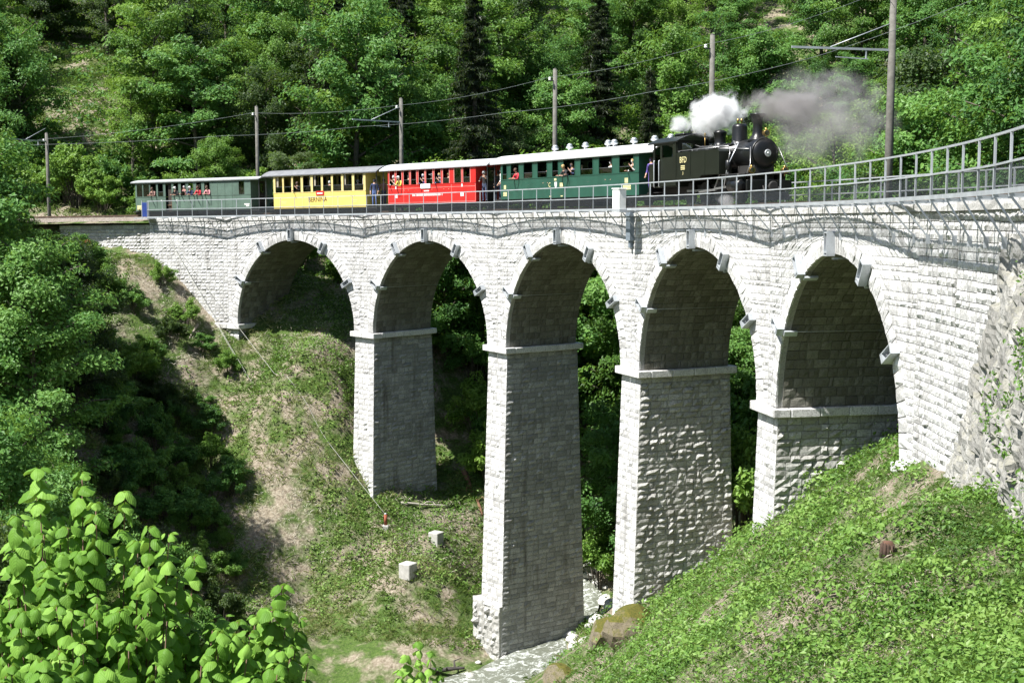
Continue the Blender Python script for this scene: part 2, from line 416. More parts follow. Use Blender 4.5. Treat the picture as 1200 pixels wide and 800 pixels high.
# ---------------------------------------------------------------- viaduct masonry
viaduct = empty('viaduct', circ(2.5, WID/2), label='curved pale limestone railway viaduct with five round arches crossing the gorge', cat='viaduct')
VO = np.array(viaduct.location)
LC = 2*RAD*math.sin(DTH/2); RA = (LC-PT)/2; RO = RA+.62
def vtx(k, off=0.0):
    th = TH0+DTH*k; r = RAD+off; return np.array([CX-r*math.cos(th), CY+r*math.sin(th)])
def bay(j):
    A, B, Ab, Bb = vtx(j), vtx(j+1), vtx(j, WID), vtx(j+1, WID)
    def pos(s, dep, h):
        s, dep, h = np.broadcast_arrays(np.asarray(s, float), np.asarray(dep, float), np.asarray(h, float))
        q = (s/LC)[..., None]; f = A+(B-A)*q; b = Ab+(Bb-Ab)*q
        p = f+(b-f)*(dep/WID)[..., None]
        return np.concatenate([p, (Z0+GRADE*RAD*DTH*(j+s/LC)+h)[..., None]], -1)
    return pos
_GA, _GB = np.meshgrid(np.linspace(0, 1, 4), np.linspace(0, 1, 3), indexing='ij')
_edge = (_GA == 0) | (_GA == 1) | (_GB == 0) | (_GB == 1)
_gi = np.arange(12).reshape(4, 3)
_sq = [(_gi[a, b], _gi[a+1, b], _gi[a+1, b+1], _gi[a, b+1]) for a in range(3) for b in range(2)]
_per = [_gi[0, 0], _gi[1, 0], _gi[2, 0], _gi[3, 0], _gi[3, 1], _gi[3, 2], _gi[2, 2], _gi[1, 2], _gi[0, 2], _gi[0, 1]]
_sq += [(_per[i], 12+i, 12+(i+1) % 10, _per[(i+1) % 10]) for i in range(10)]
STQ = np.array(_sq)
SIDE = set(); STONES = []                      # (part key, verts, tone, rough?)
def stone(F, c, amp, key, rough=False, gap=.012, back=-.09, edge=None):
    c = np.array(c, float); ctr = c.mean(0)
    for a, b in ((0, 1), (3, 2)):
        L = np.hypot(*(c[b]-c[a]))
        if L > 4*gap: d = (c[b]-c[a])/L*gap; c[a] += d; c[b] -= d
    for a, b in ((0, 3), (1, 2)):
        L = np.hypot(*(c[b]-c[a]))
        if L > 4*gap: d = (c[b]-c[a])/L*gap; c[a] += d; c[b] -= d
    P = (c[0][None, None]*((1-_GA)*(1-_GB))[..., None]+c[1]*(_GA*(1-_GB))[..., None]+c[2]*(_GA*_GB)[..., None]+c[3]*((1-_GA)*_GB)[..., None])
    e = edge if edge is not None else amp*.25
    d = np.where(_edge, rng.uniform(-e, e*.6, _GA.shape), amp*rng.uniform(.35, 1.15, _GA.shape))
    if rough:
        tl_ = rng.normal(0, .45, 2)*amp
        d = np.where(_edge, rng.uniform(-.02, amp*.45, _GA.shape), amp*rng.uniform(.1, 1.25, _GA.shape)+tl_[0]*(_GA-.5)+tl_[1]*(_GB-.5))
    P = P+np.where(_edge, 0, 1)[..., None]*rng.uniform(-.03, .03, P.shape)
    V = F(P[..., 0], P[..., 1], d).reshape(-1, 3)
    pu = np.array([P.reshape(-1, 2)[i] for i in _per])
    Vb = F(pu[:, 0], pu[:, 1], np.full(10, back))
    STONES.append((key, np.concatenate([V, Vb]), rng.random()*.8+rng.random()*.2, rough))
def coursed(F, w0, w1, ulo, uhi, hh, ll, amp, key, rough=False):
    """courses from w0 to w1; ulo(w), uhi(w) limit each course"""
    nrow = max(1, int(round((w1-w0)/hh))); e = np.linspace(w0, w1, nrow+1)
    e[1:-1] += rng.uniform(-.12, .12, nrow-1)*hh
    for a, b in zip(e[:-1], e[1:]):
        la, lb, ra, rb = ulo(a), ulo(b), uhi(a), uhi(b)
        L = max(ra-la, rb-lb)
        if L < .12: continue
        n = max(1, int(round(L/ll))); cut = np.linspace(0, 1, n+1); cut[1:-1] += rng.uniform(-.28, .28, n-1)/n
        for p, q in zip(cut[:-1], cut[1:]):
            c = [(la+(ra-la)*p, a), (la+(ra-la)*q, a), (lb+(rb-lb)*q, b), (lb+(rb-lb)*p, b)]
            stone(F, c, amp*(rng.uniform(.3, 1.1) if rng.random() < .84 else rng.uniform(1.2, 2.0)), key, rough)
PARTS = {}
def core(key, name, V, faces, mat=None, parent=None):
    me = mesh_np(name, np.asarray(V)-VO, faces, tone=np.full(len(V), .4))
    PARTS[key] = link(name, me, mat or M_MORTAR, parent or viaduct); return PARTS[key]
COPE = .34
def sheet(pos, S, Hlo, Hhi, dep):        # two rows of vertices
    lo = pos(S, dep, Hlo); hi = pos(S, dep, Hhi); return np.concatenate([lo, hi])
INS = .05
for j in range(5):
    pos = bay(j); key = ('wall', j)
    ph = np.linspace(0, math.pi, 33); s = LC/2-(RA+INS)*np.cos(ph); h = -HSPR+(RA+INS)*np.sin(ph)
    s = np.concatenate([[0], s, [LC]]); h = np.concatenate([[-HSPR], h, [-HSPR]]); n = len(s)
    V = np.concatenate([sheet(pos, s, h, np.full(n, -.02), INS), sheet(pos, s, h, np.full(n, -.02), WID-INS)])
    f = []
    for i in range(n-1):
        f += [(i, i+1, n+i+1, n+i), (2*n+i, 3*n+i, 3*n+i+1, 2*n+i+1), (i, 2*n+i, 2*n+i+1, i+1), (n+i, n+i+1, 3*n+i+1, 3*n+i)]
    core(key, 'spandrel_wall', V, np.array(f))
    Ff = lambda u, w_, d, pos=pos: pos(u, -d, w_)
    wd = lambda h_: math.sqrt(max(0, RO**2-(h_+HSPR)**2)) if h_+HSPR < RO else 0.0
    nr = 29; top = -COPE
    e = np.linspace(-HSPR, top, nr+1); e[1:-1] += rng.uniform(-.06, .06, nr-1)
    for a, b in zip(e[:-1], e[1:]):
        if wd(b) <= 0 and wd(a) <= 0:
            coursed(Ff, a, b, lambda w_: 0.0, lambda w_: LC, .4, .42, .034, key)
        else:
            coursed(Ff, a, b, lambda w_: 0.0, lambda w_: LC/2-wd(w_), .4, .42, .034, key)
            coursed(Ff, a, b, lambda w_: LC/2+wd(w_), lambda w_: LC, .4, .42, .034, key)
    # ring of voussoirs
    nv = 43; jr = rng.uniform(-.06, .10, nv)
    Fr = lambda a, r_, d, pos=pos: pos(LC/2-r_*np.cos(a), -d, -HSPR+r_*np.sin(a))
    for i in range(nv):
        a0, a1 = math.pi*i/nv, math.pi*(i+1)/nv; g = .014/RA
        ro = RO+jr[i]
        stone(Fr, [(a0+g, RA-.0), (a1-g, RA-.0), (a1-g, ro), (a0+g, ro)], .05, ('ring', j), gap=.001, edge=.02)
    # vault stones, left haunch over the crown (the side that shows)
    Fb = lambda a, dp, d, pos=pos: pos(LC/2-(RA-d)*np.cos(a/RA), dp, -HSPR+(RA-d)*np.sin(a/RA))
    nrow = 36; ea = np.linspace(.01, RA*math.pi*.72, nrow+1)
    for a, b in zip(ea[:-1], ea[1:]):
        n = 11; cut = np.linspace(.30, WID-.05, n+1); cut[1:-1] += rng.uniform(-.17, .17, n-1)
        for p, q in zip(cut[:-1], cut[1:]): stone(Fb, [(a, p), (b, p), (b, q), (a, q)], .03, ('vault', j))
    # coping stones
    n = 13; cut = np.linspace(0, LC, n+1)
    Fc = lambda u, w_, d, pos=pos: pos(u, -d-.06, w_)
    for p, q in zip(cut[:-1], cut[1:]): stone(Fc, [(p, -COPE), (q, -COPE), (q, 0.0), (p, 0.0)], .02, ('cope', j), back=-.3)
# plain walls beyond the outer arches
def arc_bay(j):
    def pos(s, dep, h):
        s, dep, h = np.broadcast_arrays(np.asarray(s, float), np.asarray(dep, float), np.asarray(h, float))
        th = TH0+DTH*(j+s/LC); r = RAD+dep
        return np.stack([CX-r*np.cos(th), CY+r*np.sin(th), Z0+GRADE*RAD*DTH*(j+s/LC)+h], -1)
    return pos
def plain_wall(key, name, j, s0, s1, hb, ht, setback, ll=.42, hh=.26, amp=.04, arc=False):
    pos = arc_bay(j) if arc else bay(j); s = np.array([s0, s1])
    V = np.concatenate([sheet(pos, s, np.full(2, hb), np.full(2, ht-.02), setback+INS), sheet(pos, s, np.full(2, hb), np.full(2, ht-.02), WID-INS)])
    f = [(0, 1, 3, 2), (4, 6, 7, 5), (2, 3, 7, 6), (0, 2, 6, 4), (1, 5, 7, 3), (0, 4, 5, 1)]
    core(key, name, V, np.array(f))
    Ff = lambda u, w_, d: pos(u, setback-d, w_)
    coursed(Ff, hb, ht-COPE, lambda w_: s0, lambda w_: s1, hh, ll, amp, key)
    n = max(1, int((s1-s0)/1.12)); cut = np.linspace(s0, s1, n+1)
    Fc = lambda u, w_, d: pos(u, setback-d-.06, w_)
    for p, q in zip(cut[:-1], cut[1:]): stone(Fc, [(p, ht-COPE), (q, ht-COPE), (q, ht), (p, ht)], .02, key, back=-.3)
plain_wall(('wall', 'left'), 'abutment_wall', -1, LC*.47, LC, -10.5, 0, 0)
plain_wall(('wall', 'wing'), 'wing_wall', -1, -LC*.25, LC*.47-.06, -7.5, -.55, .9, amp=.08)
for q_ in range(8): plain_wall(('wall', 'right%d' % q_), 'abutment_wall', 5, LC*q_/8, LC*(q_+1)/8, -10.5, 0, 0, arc=True)
plain_wall(('wall', 'right_end'), 'abutment_wall', 6, 0, LC*.8, -8, 0, 0)
# piers
def pier(k, zb, key, rough, plinth=None):
    th = TH0+DTH*k; T = np.array([math.sin(th), math.cos(th), 0]); N = np.array([-math.cos(th), math.sin(th), 0])
    B = np.array([*vtx(k), 0]); zt = zdeck(k)-HSPR; LED = .36
    led = MB(); X = Matrix(((T[0], N[0], 0, B[0]-VO[0]), (T[1], N[1], 0, B[1]-VO[1]), (0, 0, 1, -VO[2]), (0, 0, 0, 1)))
    # impost ledge: one slab course of separate stones round the pier
    lm = empty if False else None
    e = .27; t2 = PT/2
    def slab(x0, x1, y0, y1):
        m = MB(); m.X = X; m.box((x0, y0, zt-LED+rnd.uniform(-.01, .01)), (x1, y1, zt+rnd.uniform(-.01, .015)), .03)
        me = m.mesh('impost_stone'); a = me.attributes.new('tone', 'FLOAT', 'POINT'); a.data.foreach_set('value', [rnd.uniform(.45, .9)]*len(me.vertices))
        link('impost_stone', me, M_STONE, viaduct)
    slab(-t2-e, -.02, -e, .45); slab(.0, t2+e, -e, .45)
    n = 4; cut = np.linspace(.47, WID+e, n+1)
    for a, b in zip(cut[:-1], cut[1:]):
        slab(-t2-e, -t2+.4, a+.01, b-.01); slab(t2-.4, t2+e, a+.01, b-.01)
    z1 = zt-LED; dz = z1-zb; bf, bs = .030*dz, .010*dz
    def cn(zf):   # corner positions at fraction zf (0 top, 1 bottom): near-left, near-right, far-right, far-left
        f_, s_ = bf*zf, t2+bs*zf; z = z1-dz*zf
        return [B+T*a+N*b+np.array([0, 0, z]) for a, b in ((-s_, -f_), (s_, -f_), (s_, WID+f_), (-s_, WID+f_))]
    top, bot = cn(0), cn(1)
    C0 = np.array([[*p] for p in top+bot]); ctr = C0.mean(0)
    Ci = C0.copy()
    for i, (sx, sy) in enumerate(((1, 1), (-1, 1), (-1, -1), (1, -1))*2): Ci[i] += T*sx*INS+N*sy*INS
    Ci[:4, 2] += LED-.03
    core(key, 'pier', Ci, np.array([(0, 1, 2, 3), (7, 6, 5, 4), (0, 4, 5, 1), (1, 5, 6, 2), (2, 6, 7, 3), (3, 7, 4, 0)]))
    def face(i0, i1, amp, hh, ll, rg):
        tl, tr, bl, br = top[i0], top[i1], bot[i0], bot[i1]
        nrm = np.cross(br-bl, tl-bl); nrm /= np.linalg.norm(nrm)
        if np.dot(nrm, (tl+br)/2-ctr) < 0: nrm = -nrm
        def F(u, w_, d):
            u, w_, d = np.broadcast_arrays(u, w_, d)
            W_ = (w_/dz)[..., None]; a = bl+(tl-bl)*W_; b = br+(tr-br)*W_
            L = np.linalg.norm(b-a, axis=-1, keepdims=True)
            return (a+b)/2+(b-a)/L*u[..., None]+nrm*d[..., None]
        hw = lambda w_: (np.linalg.norm(br-bl)*(1-w_/dz)+np.linalg.norm(tr-tl)*(w_/dz))/2
        n0 = len(STONES); coursed(F, 0, dz, lambda w_: -hw(w_), lambda w_: hw(w_), hh, ll, amp, key, rg)
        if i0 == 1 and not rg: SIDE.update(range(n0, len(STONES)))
    face(0, 1, .045, .36, .55, False)
    face(1, 2, .095 if rough else .05, .31, .56, rough)
    if plinth:
        zt_, ex = plinth; f_ = (z1-zt_)/dz; s_ = t2+bs*f_; b_ = bf*f_
        # stepped footing, near end only
        key2 = ('plinth', k)
        lo = [B+T*a+N*b+np.array([0, 0, z]) for z in (zb, zt_) for a, b in ((-s_-ex*1.0, -b_-ex*.35), (s_-.0, -b_-ex*.35), (s_-.03, 1.6), (-s_-ex*1.0, 1.6))]
        core(key2, 'plinth', np.array(lo), np.array([(0, 1, 2, 3), (7, 6, 5, 4), (0, 4, 5, 1), (1, 5, 6, 2), (2, 6, 7, 3), (3, 7, 4, 0)]))
        o = lo[0]; ln = np.linalg.norm(lo[1]-lo[0])
        Fp = lambda u, w_, d: o+T*np.asarray(u)[..., None]+np.array([0, 0, 1.0])*np.asarray(w_)[..., None]-N*np.asarray(d)[..., None]
        coursed(Fp, 0, zt_-zb-.3, lambda w_: 0, lambda w_: ln, .48, .62, .16, key2, True)
        coursed(Fp, zt_-zb-.3, zt_-zb+.02, lambda w_: -.04, lambda w_: ln+.04, .3, 1.1, .05, key2, False)
pier(0, -14.5, ('pier', 0), False)
pier(1, -24.5, ('pier', 1), False)
pier(2, -30.5, ('pier', 2), False, (-24.6, .62))
pier(3, -24.0, ('pier', 3), True)
pier(4, -17.5, ('pier', 4), True)
pier(5, -12.0, ('pier', 5), False)
# the 300 stones that show largest become parts of their own, the rest one part per wall or pier
def owner(key):
    if key[0] in ('ring', 'vault', 'cope'): return PARTS[('wall', key[1])]
    return PARTS[key]
size = []
for key, V, tone, rg in STONES:
    u, v, d = project(V[:12])
    a = (u.max()-u.min())*(v.max()-v.min())
    c = V[:12].mean(0); 
    ok = (u.min() > 0) and (u.max() < 1200) and v.max() < 800 and c[2] > gz(c[0], c[1])+.1 and u.mean() < 1130
    nrm = np.cross(V[3]-V[0], V[2]-V[0])
    size.append(a if ok and key[0] not in ('ring', 'vault', 'cope') else 0)
big = set(np.argsort(size)[-300:].tolist())
SNAME = {'ring': 'voussoir', 'cope': 'coping_stone'}
groups = {}
for i, (key, V, tone, rg) in enumerate(STONES):
    if i in big or key[0] in SNAME:
        me = mesh_np('stone', V-VO, STQ, tone=np.full(len(V), tone))
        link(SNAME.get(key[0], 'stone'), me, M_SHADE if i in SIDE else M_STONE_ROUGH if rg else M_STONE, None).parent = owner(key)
    else: groups.setdefault((key, 'side' if i in SIDE else rg), []).append((V, tone))
for (key, rg), L in groups.items():
    V = np.concatenate([v for v, t in L]); n = len(L[0][0])
    Fq = (STQ[None]+np.arange(len(L))[:, None, None]*n).reshape(-1, 4)
    me = mesh_np('stonework', V-VO, Fq, tone=np.repeat([t for v, t in L], n))
    nm = 'vault_stones' if key[0] == 'vault' else 'stonework'
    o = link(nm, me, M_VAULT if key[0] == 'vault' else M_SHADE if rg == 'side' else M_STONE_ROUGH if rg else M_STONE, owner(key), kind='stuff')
# steel clamps round each arch and the tie wires between them
ARCH = ['below the yellow carriage', 'below the red carriage', 'below the dark green carriage', 'below the locomotive', 'nearest the ivied rock face']
def clamp(j, ang):
    pos = bay(j); rm = RA+.34
    c = pos(LC/2-rm*math.cos(ang), -.16, -HSPR+rm*math.sin(ang))
    A, B_ = vtx(j), vtx(j+1); T = (B_-A)/LC; T3 = Vector((T[0], T[1], GRADE)).normalized()
    up = Vector((0, 0, 1)); R_ = (T3*-math.cos(ang)+up*math.sin(ang)).normalized(); Q = (T3*math.sin(ang)+up*math.cos(ang)).normalized()
    N_ = R_.cross(Q).normalized()
    if N_.y < 0: N_ = -N_
    m = MB(); X = Matrix.Identity(4)
    for i, v in enumerate((Q, N_, R_)):
        for r in range(3): X[r][i] = v[r]
    for r in range(3): X[r][3] = c[r]
    root = empty('arch_clamp', (0, 0, 0), label='grey steel clamp %s of the arch %s' % ({30: 'low on the bank side', 60: 'high on the bank side', 90: 'at the crown', 120: 'high on the rock side', 150: 'low on the rock side'}[round(math.degrees(ang))], ARCH[j]), cat='clamp', group='steel clamps on the arch rings')
    root.matrix_world = X
    h, w_, d = .42, .16, .15
    m.box((-w_, -d, -h), (-w_+.035, d, h)).box((w_-.035, -d, -h), (w_, d, h))
    m.build('side_plate', M_STEEL, root)
    m = MB(); m.box((-w_+.036, -d, -h), (w_-.036, d, -h+.05)).box((-w_+.036, -d, h-.05), (w_-.036, d, h)).box((-w_+.036, -d, -.32), (w_-.036, d, -.26)).box((-w_+.036, d-.03, -h+.05), (w_-.036, d, h-.05))
    m.build('cross_plate', M_STEEL, root)
    m = MB(); m.tube([(0, d-.04, -.1), (0, -d*.6, -.1)], .045, 8).tube([(0, d-.04, .18), (0, -d*.6, .18)], .03, 8)
    m.build('bolt', M_DARKSTEEL, root)
    m = MB(); m.box((-w_+.05, -d*.2, -h-.45), (w_-.05, d, -h+.01)) if False else m.box((-w_*.7, d-.02, -h-.12), (w_*.7, d+.5, -h-.04))
    m.build('hook_plate', M_STEEL, root)
for j in range(5):
    for a in (30, 60, 90, 120, 150): clamp(j, math.radians(a))
    pos = bay(j); a = math.radians(30); rr_ = RA-.07; p = pos(LC/2-rr_*math.cos(a), -.1, -HSPR+rr_*math.sin(a)); q = pos(LC/2-rr_*math.cos(a), WID+.1, -HSPR+rr_*math.sin(a))
    MB().tube([p, q], .009, 5).build('tie_rod', M_STEEL, None, label='thin steel tie rod inside the vault of the arch '+ARCH[j], cat='rod')
# drain downpipe box near pier three
kq = k_at(742, 0)
m = MB(); c = circ(kq, -.02); T_, N_ = tang(kq)
for (a0, a1, b0, b1, z0, z1) in ((-.22, .22, -.28, .02, -1.55, -.02),):
    m.X = Matrix(((T_.x, N_.x, 0, c.x), (T_.y, N_.y, 0, c.y), (0, 0, 1, c.z), (0, 0, 0, 1)))
    m.box((a0, b0, z0), (a1, b1, z1), .02); m.box((a0-.05, b0-.05, z1-.3), (a1+.05, b1, z1-.2)); m.box((-.1, -.2, z0-.35), (.1, -.02, z0), .02)
m.build('drain_box', paint('blue_grey_metal', (.20, .24, .28), .5, .2), None, label='blue-grey metal drain box fixed under the deck edge above a pier', cat='drain')
# ---------------------------------------------------------------- track
bed = []; bq = []
KS = np.linspace(-3.2, 7.6, 110)
prof = [(-.02, -.25), (.45, -.02), (1.0, .06), (WID-1.0, .06), (WID-.45, -.02), (WID+.02, -.25)]
for i, k in enumerate(KS):
    for o_, h_ in prof: bed.append(tuple(circ(k, o_, h_)))
for i in range(len(KS)-1):
    for j in range(len(prof)-1): bq.append((i*6+j, (i+1)*6+j, (i+1)*6+j+1, i*6+j+1))
tb = NT('ballast_gravel'); co = tb.coords('World'); vo = tb.n('TexVoronoi'); tb.set(vo.inputs['Vector'], co); vo.inputs['Scale'].default_value = 14
M_BALLAST = tb.surf(tb.mix(tb.noise(co, 1.2, 4), tb.ramp(vo.outputs['Color'], [(.2, (.10, .09, .08)), (.8, (.34, .31, .28))]), (.22, .18, .14)), .95, 0, tb.bump(vo.outputs['Distance'], 1, .08), .2)
link('track_bed', mesh_np('track_bed', bed, np.array(bq)), M_BALLAST, kind='structure')
track = empty('railway_track', circ(2, WID/2), label='single narrow gauge railway track curving over the viaduct', cat='track')
M_RAIL = paint('rusty_rail', (.16, .11, .08), .45, .6); M_SLEEP = paint('dark_sleeper', (.08, .065, .05), .9)
RTOP = .22
for o_ in (-.53, .53):
    m = MB(); m.X = Matrix.Translation(-track.location)
    for a, b in zip(np.linspace(-3, 7.4, 121)[:-1], np.linspace(-3, 7.4, 121)[1:]): m.bar(circ(a, WID/2+o_, RTOP-.06), circ(b, WID/2+o_, RTOP-.06), .07, .12)
    m.build('rail', M_RAIL, track)
sl = MB().box((-.1, -.9, -.07), (.1, .9, .06), .015).mesh('sleeper')
for k in np.arange(-2.4, 6.6, .075):
    o = link('sleeper', sl, M_SLEEP, track); T_, N_ = tang(k)
    o.location = circ(k, WID/2, .05)-track.location; o.rotation_euler = (0, 0, math.atan2(T_.y, T_.x))
# ---------------------------------------------------------------- cantilevered catch fence on the near side, plain railing on the far side
mm = NT('dark_wire_mesh'); co = mm.coords('UV')
br = mm.n('TexChecker'); 
mb_ = mm.n('BsdfPrincipled'); mb_.inputs['Base Color'].default_value = (.022, .027, .032, 1); mb_.inputs['Roughness'].default_value = .6
tr_ = mm.n('BsdfTransparent'); mx_ = mm.n('MixShader')
wv = mm.noise(mm.coords('World'), 1.1, 3)
mx_.inputs[0].default_value = .70
mm.set(mx_.inputs[0], mm.math('MULTIPLY_ADD', wv, .3, .36))
mm.t.links.new(tr_.outputs[0], mx_.inputs[1]); mm.t.links.new(mb_.outputs[0], mx_.inputs[2]); mm.t.links.new(mx_.outputs[0], mm.out.inputs[0])
M_MESH = mm.m
fence = empty('catch_fence', circ(3, -1), label='grey steel fence with dark mesh carried on slanted brackets along the near deck edge', cat='fence')
FO = fence.location.copy(); FX = Matrix.Translation(-FO)
OFF = -.98; STEP = 1.57/(RAD*DTH)
ks = list(np.arange(-.50, 6.9, STEP))
def rail(m, k0, k1, off, h, w_, hh):
    n = max(1, int((k1-k0)*10))
    e = np.linspace(k0, k1, n+1)
    for a, b in zip(e[:-1], e[1:]): m.bar(circ(a, off, h), circ(b, off, h), w_, hh)
kk = [ks[0]]+ks[1:]
m = MB(); m.X = FX
for a, b in zip(ks[:-1], ks[1:]): m.bar(circ(a, OFF, 1.24), circ(b, OFF, 1.24), .05, .05)
m.build('top_rail', M_STEEL, fence)
m = MB(); m.X = FX
for a, b in zip(ks[:-1], ks[1:]): m.bar(circ(a, OFF-.03, .60+rnd.uniform(-.012, .012)), circ(b, OFF-.03, .60+rnd.uniform(-.012, .012)), .035, .045)
m.build('middle_rail', M_STEEL, fence)
m = MB(); m.X = FX
for a, b in zip(ks[:-1], ks[1:]): m.bar(circ(a, OFF, .015), circ(b, OFF, .015), .05, .11)
m.build('edge_beam', M_STEEL, fence)
for a, b in zip(ks[:-1], ks[1:]):
    v = [np.array(circ(a, OFF-.02, .07)-FO), np.array(circ(b, OFF-.02, .07)-FO), np.array(circ(b, OFF-.02, .58)-FO), np.array(circ(a, OFF-.02, .58)-FO)]
    link('mesh_panel', mesh_np('mesh_panel', v, np.array([(0, 1, 2, 3)])), M_MESH, fence)
for k in ks:
    T_, N_ = tang(k); 
    m = MB(); m.X = FX; p = circ(k, OFF, -.04); q = circ(k, OFF, 1.25); m.bar(p, q, .045, .06)
    m.build('post', M_STEEL, fence)
    f = k-math.floor(k); wall = RAD*math.cos(DTH/2)/math.cos(DTH*(f-.5))-RAD    # chord wall offset at this station
    m = MB(); m.X = FX
    m.bar(circ(k, OFF-.03, -.07), circ(k, wall+.1, -.07), .055, .07)
    m.build('outrigger', M_STEEL, fence)
    m = MB(); m.X = FX
    m.bar(circ(k, OFF+.02, -.09), circ(k, wall+.02, -1.12), .035, .045); m.bar(circ(k, wall-.03, -1.25), circ(k, wall-.03, -.98), .11, .05)
    m.build('strut', M_STEEL, fence)
hand = empty('hand_railing', circ(3.5, WID+.5), label='plain steel railing with two bars on the far deck edge behind the locomotive', cat='railing')
HX = Matrix.Translation(-hand.location)
k2 = list(np.arange(-.5, 7.0, 2.0/(RAD*DTH)))
for h_ in (1.22, .62):
    m = MB(); m.X = HX
    for a, b in zip(k2[:-1], k2[1:]): m.bar(circ(a, WID+.45, h_), circ(b, WID+.45, h_), .045, .05)
    m.build('bar', M_STEEL, hand)
for k in k2:
    m = MB(); m.X = HX; m.bar(circ(k, WID+.45, -.2), circ(k, WID+.45, 1.24), .06, .07); m.bar(circ(k, WID+.48, -.15), circ(k, WID-.1, -.15), .06, .08); m.build('post', M_STEEL, hand)
# white cabinet hung on the fence, blue sheet at its end
kc = k_at(727, OFF-.2); c = circ(kc, OFF-.25); T_, N_ = tang(kc)
m = MB(); m.X = Matrix(((T_.x, N_.x, 0, c.x), (T_.y, N_.y, 0, c.y), (0, 0, 1, c.z), (0, 0, 0, 1)))
cab = empty('relay_cabinet', c, math.atan2(T_.y, T_.x), label='white rectangular cabinet standing against the mesh fence beside the dark green carriage', cat='cabinet')
MB().box((-.40, -.2, .0), (.34, .2, 1.0), .02).build('housing', M_WHITE, cab)
MB().box((-.44, -.24, 1.0), (.38, .24, 1.05), .02).build('lid', M_WHITE, cab)
MB().box((-.34, -.215, .08), (.29, -.202, .94), .004).build('door', M_WHITE, cab)
MB().box((-.45, -.2, -.12), (.42, .3, -.0)).build('base', M_STEEL, cab)
kb = k_at(170, OFF+.3); c = circ(kb, OFF+.35); T_, N_ = tang(kb)
b_ = empty('end_gate', c, math.atan2(T_.y, T_.x), label='blue panel closing the far end of the mesh fence', cat='panel')
M_BLUE = paint('blue_sheet', (.02, .045, .20), .4)
MB().box((-.30, -.03, .05), (.30, .03, 1.15), .01).build('sheet', M_BLUE, b_)
MB().bar((-.34, 0, -.05), (-.34, 0, 1.3), .05).bar((.34, 0, -.05), (.34, 0, 1.3), .05).build('frame', M_STEEL, b_)
m = MB().box((-.9, -.35, -.1), (.8, .6, -.03)); m.build('platform', M_STEEL, b_)
# ---------------------------------------------------------------- poles and overhead wires
POFF = WID+1.25
pk = [k_at(u, POFF) for u in (58, 303, 471, 650, 832, 1040)]+[5.0]
ptop = [7.3, 8.6, 8.3, 9.0, 9.3, 9.6, 9.6]
plab = ['grey pole standing left of the pale green carriage among bushes', 'grey pole behind the coupling of the pale green and yellow carriages', 'grey pole with bracket arm behind the coupling of the yellow and red carriages',
        'grey pole behind the white roof of the dark green carriage', 'grey pole rising out of the white steam behind the locomotive', 'stout grey pole with long bracket arm standing beyond the smoke plume', 'grey pole at the right end of the viaduct']
arms = [1, 0, 1, 0, 0, 1, 1]
wire_pts = []; feed_pts = []
for i, k in enumerate(pk):
    if i == 6: 
        wire_pts.append(circ(k, WID/2, 6.3)); feed_pts.append(circ(k, POFF-.4, 8.3)); continue
    b0 = circ(k, POFF, -1.6); T_, N_ = tang(k)
    root = empty('overhead_line_pole', b0, math.atan2(T_.y, T_.x), label=plab[i], cat='pole', group=None)
    H = ptop[i]+1.6
    MB().tube([(0, 0, -2.5), (0, 0, H*.5), (0, 0, H)], [.20 if i == 5 else .17, .17 if i == 5 else .15, .13], 12).build('mast', M_POLE, root)
    MB().tube([(0, 0, H), (0, 0, H+.04)], [.14, .05], 10).build('cap', M_POLE, root)
    hf = H-.75
    MB().bar((0, 0, hf), (0, -.45, hf), .06).build('feeder_bracket', M_DARKSTEEL, root)
    MB().lathe([(.03, 0), (.09, .02), (.09, .08), (.05, .1), (.08, .12), (.08, .17), (.03, .2)], (0, -.42, hf+.02), 'z', 10).build('insulator', M_WHITE, root)
    feed_pts.append(b0+N_*-.42+Vector((0, 0, hf+.22)))
    hw = 6.6+1.6
    if arms[i]:
        LA = 4.6
        MB().bar((0, 0, hw), (0, -LA, hw+.02), .07, .09).build('bracket_arm', M_STEEL, root)
        MB().tube([(0, -.1, hw+1.1), (0, -LA*.62, hw+.06)], .02, 6).build('stay_rod', M_STEEL, root)
        MB().bar((0, -1.2, hw-.05), (0, -1.2, hw-.4), .05).bar((0, -1.1, hw-.4), (0, -2.6, hw-.34), .04).build('registration_arm', M_STEEL, root)
    MB().bar((-.2, 0, .4), (.2, 0, .4), .42, .8).build('footing', M_CONC, root)
    wire_pts.append(circ(k, WID/2, 6.15))
def sag(a, b, s, n=10): return [a.lerp(b, t)+Vector((0, 0, -4*s*t*(1-t))) for t in np.linspace(0, 1, n+1)]
def wire(pts, s, r, name, label):
    L = []
    for a, b in zip(pts[:-1], pts[1:]): L += sag(a, b, s)[:-1]
    L.append(pts[-1]); MB().tube(L, r, 5).build(name, M_WIRE, None, label=label, cat='wire')
M_WIRE = paint('wire_metal', (.17, .2, .19), .5, .4)
pre = lambda P: [P[0]+(P[0]-P[1])]+P
wire(pre(feed_pts), .25, .010, 'feeder_wire', 'upper overhead wire running along the pole tops')
wire(pre(wire_pts), .12, .010, 'contact_wire', 'lower overhead wire hanging above the train roofs')
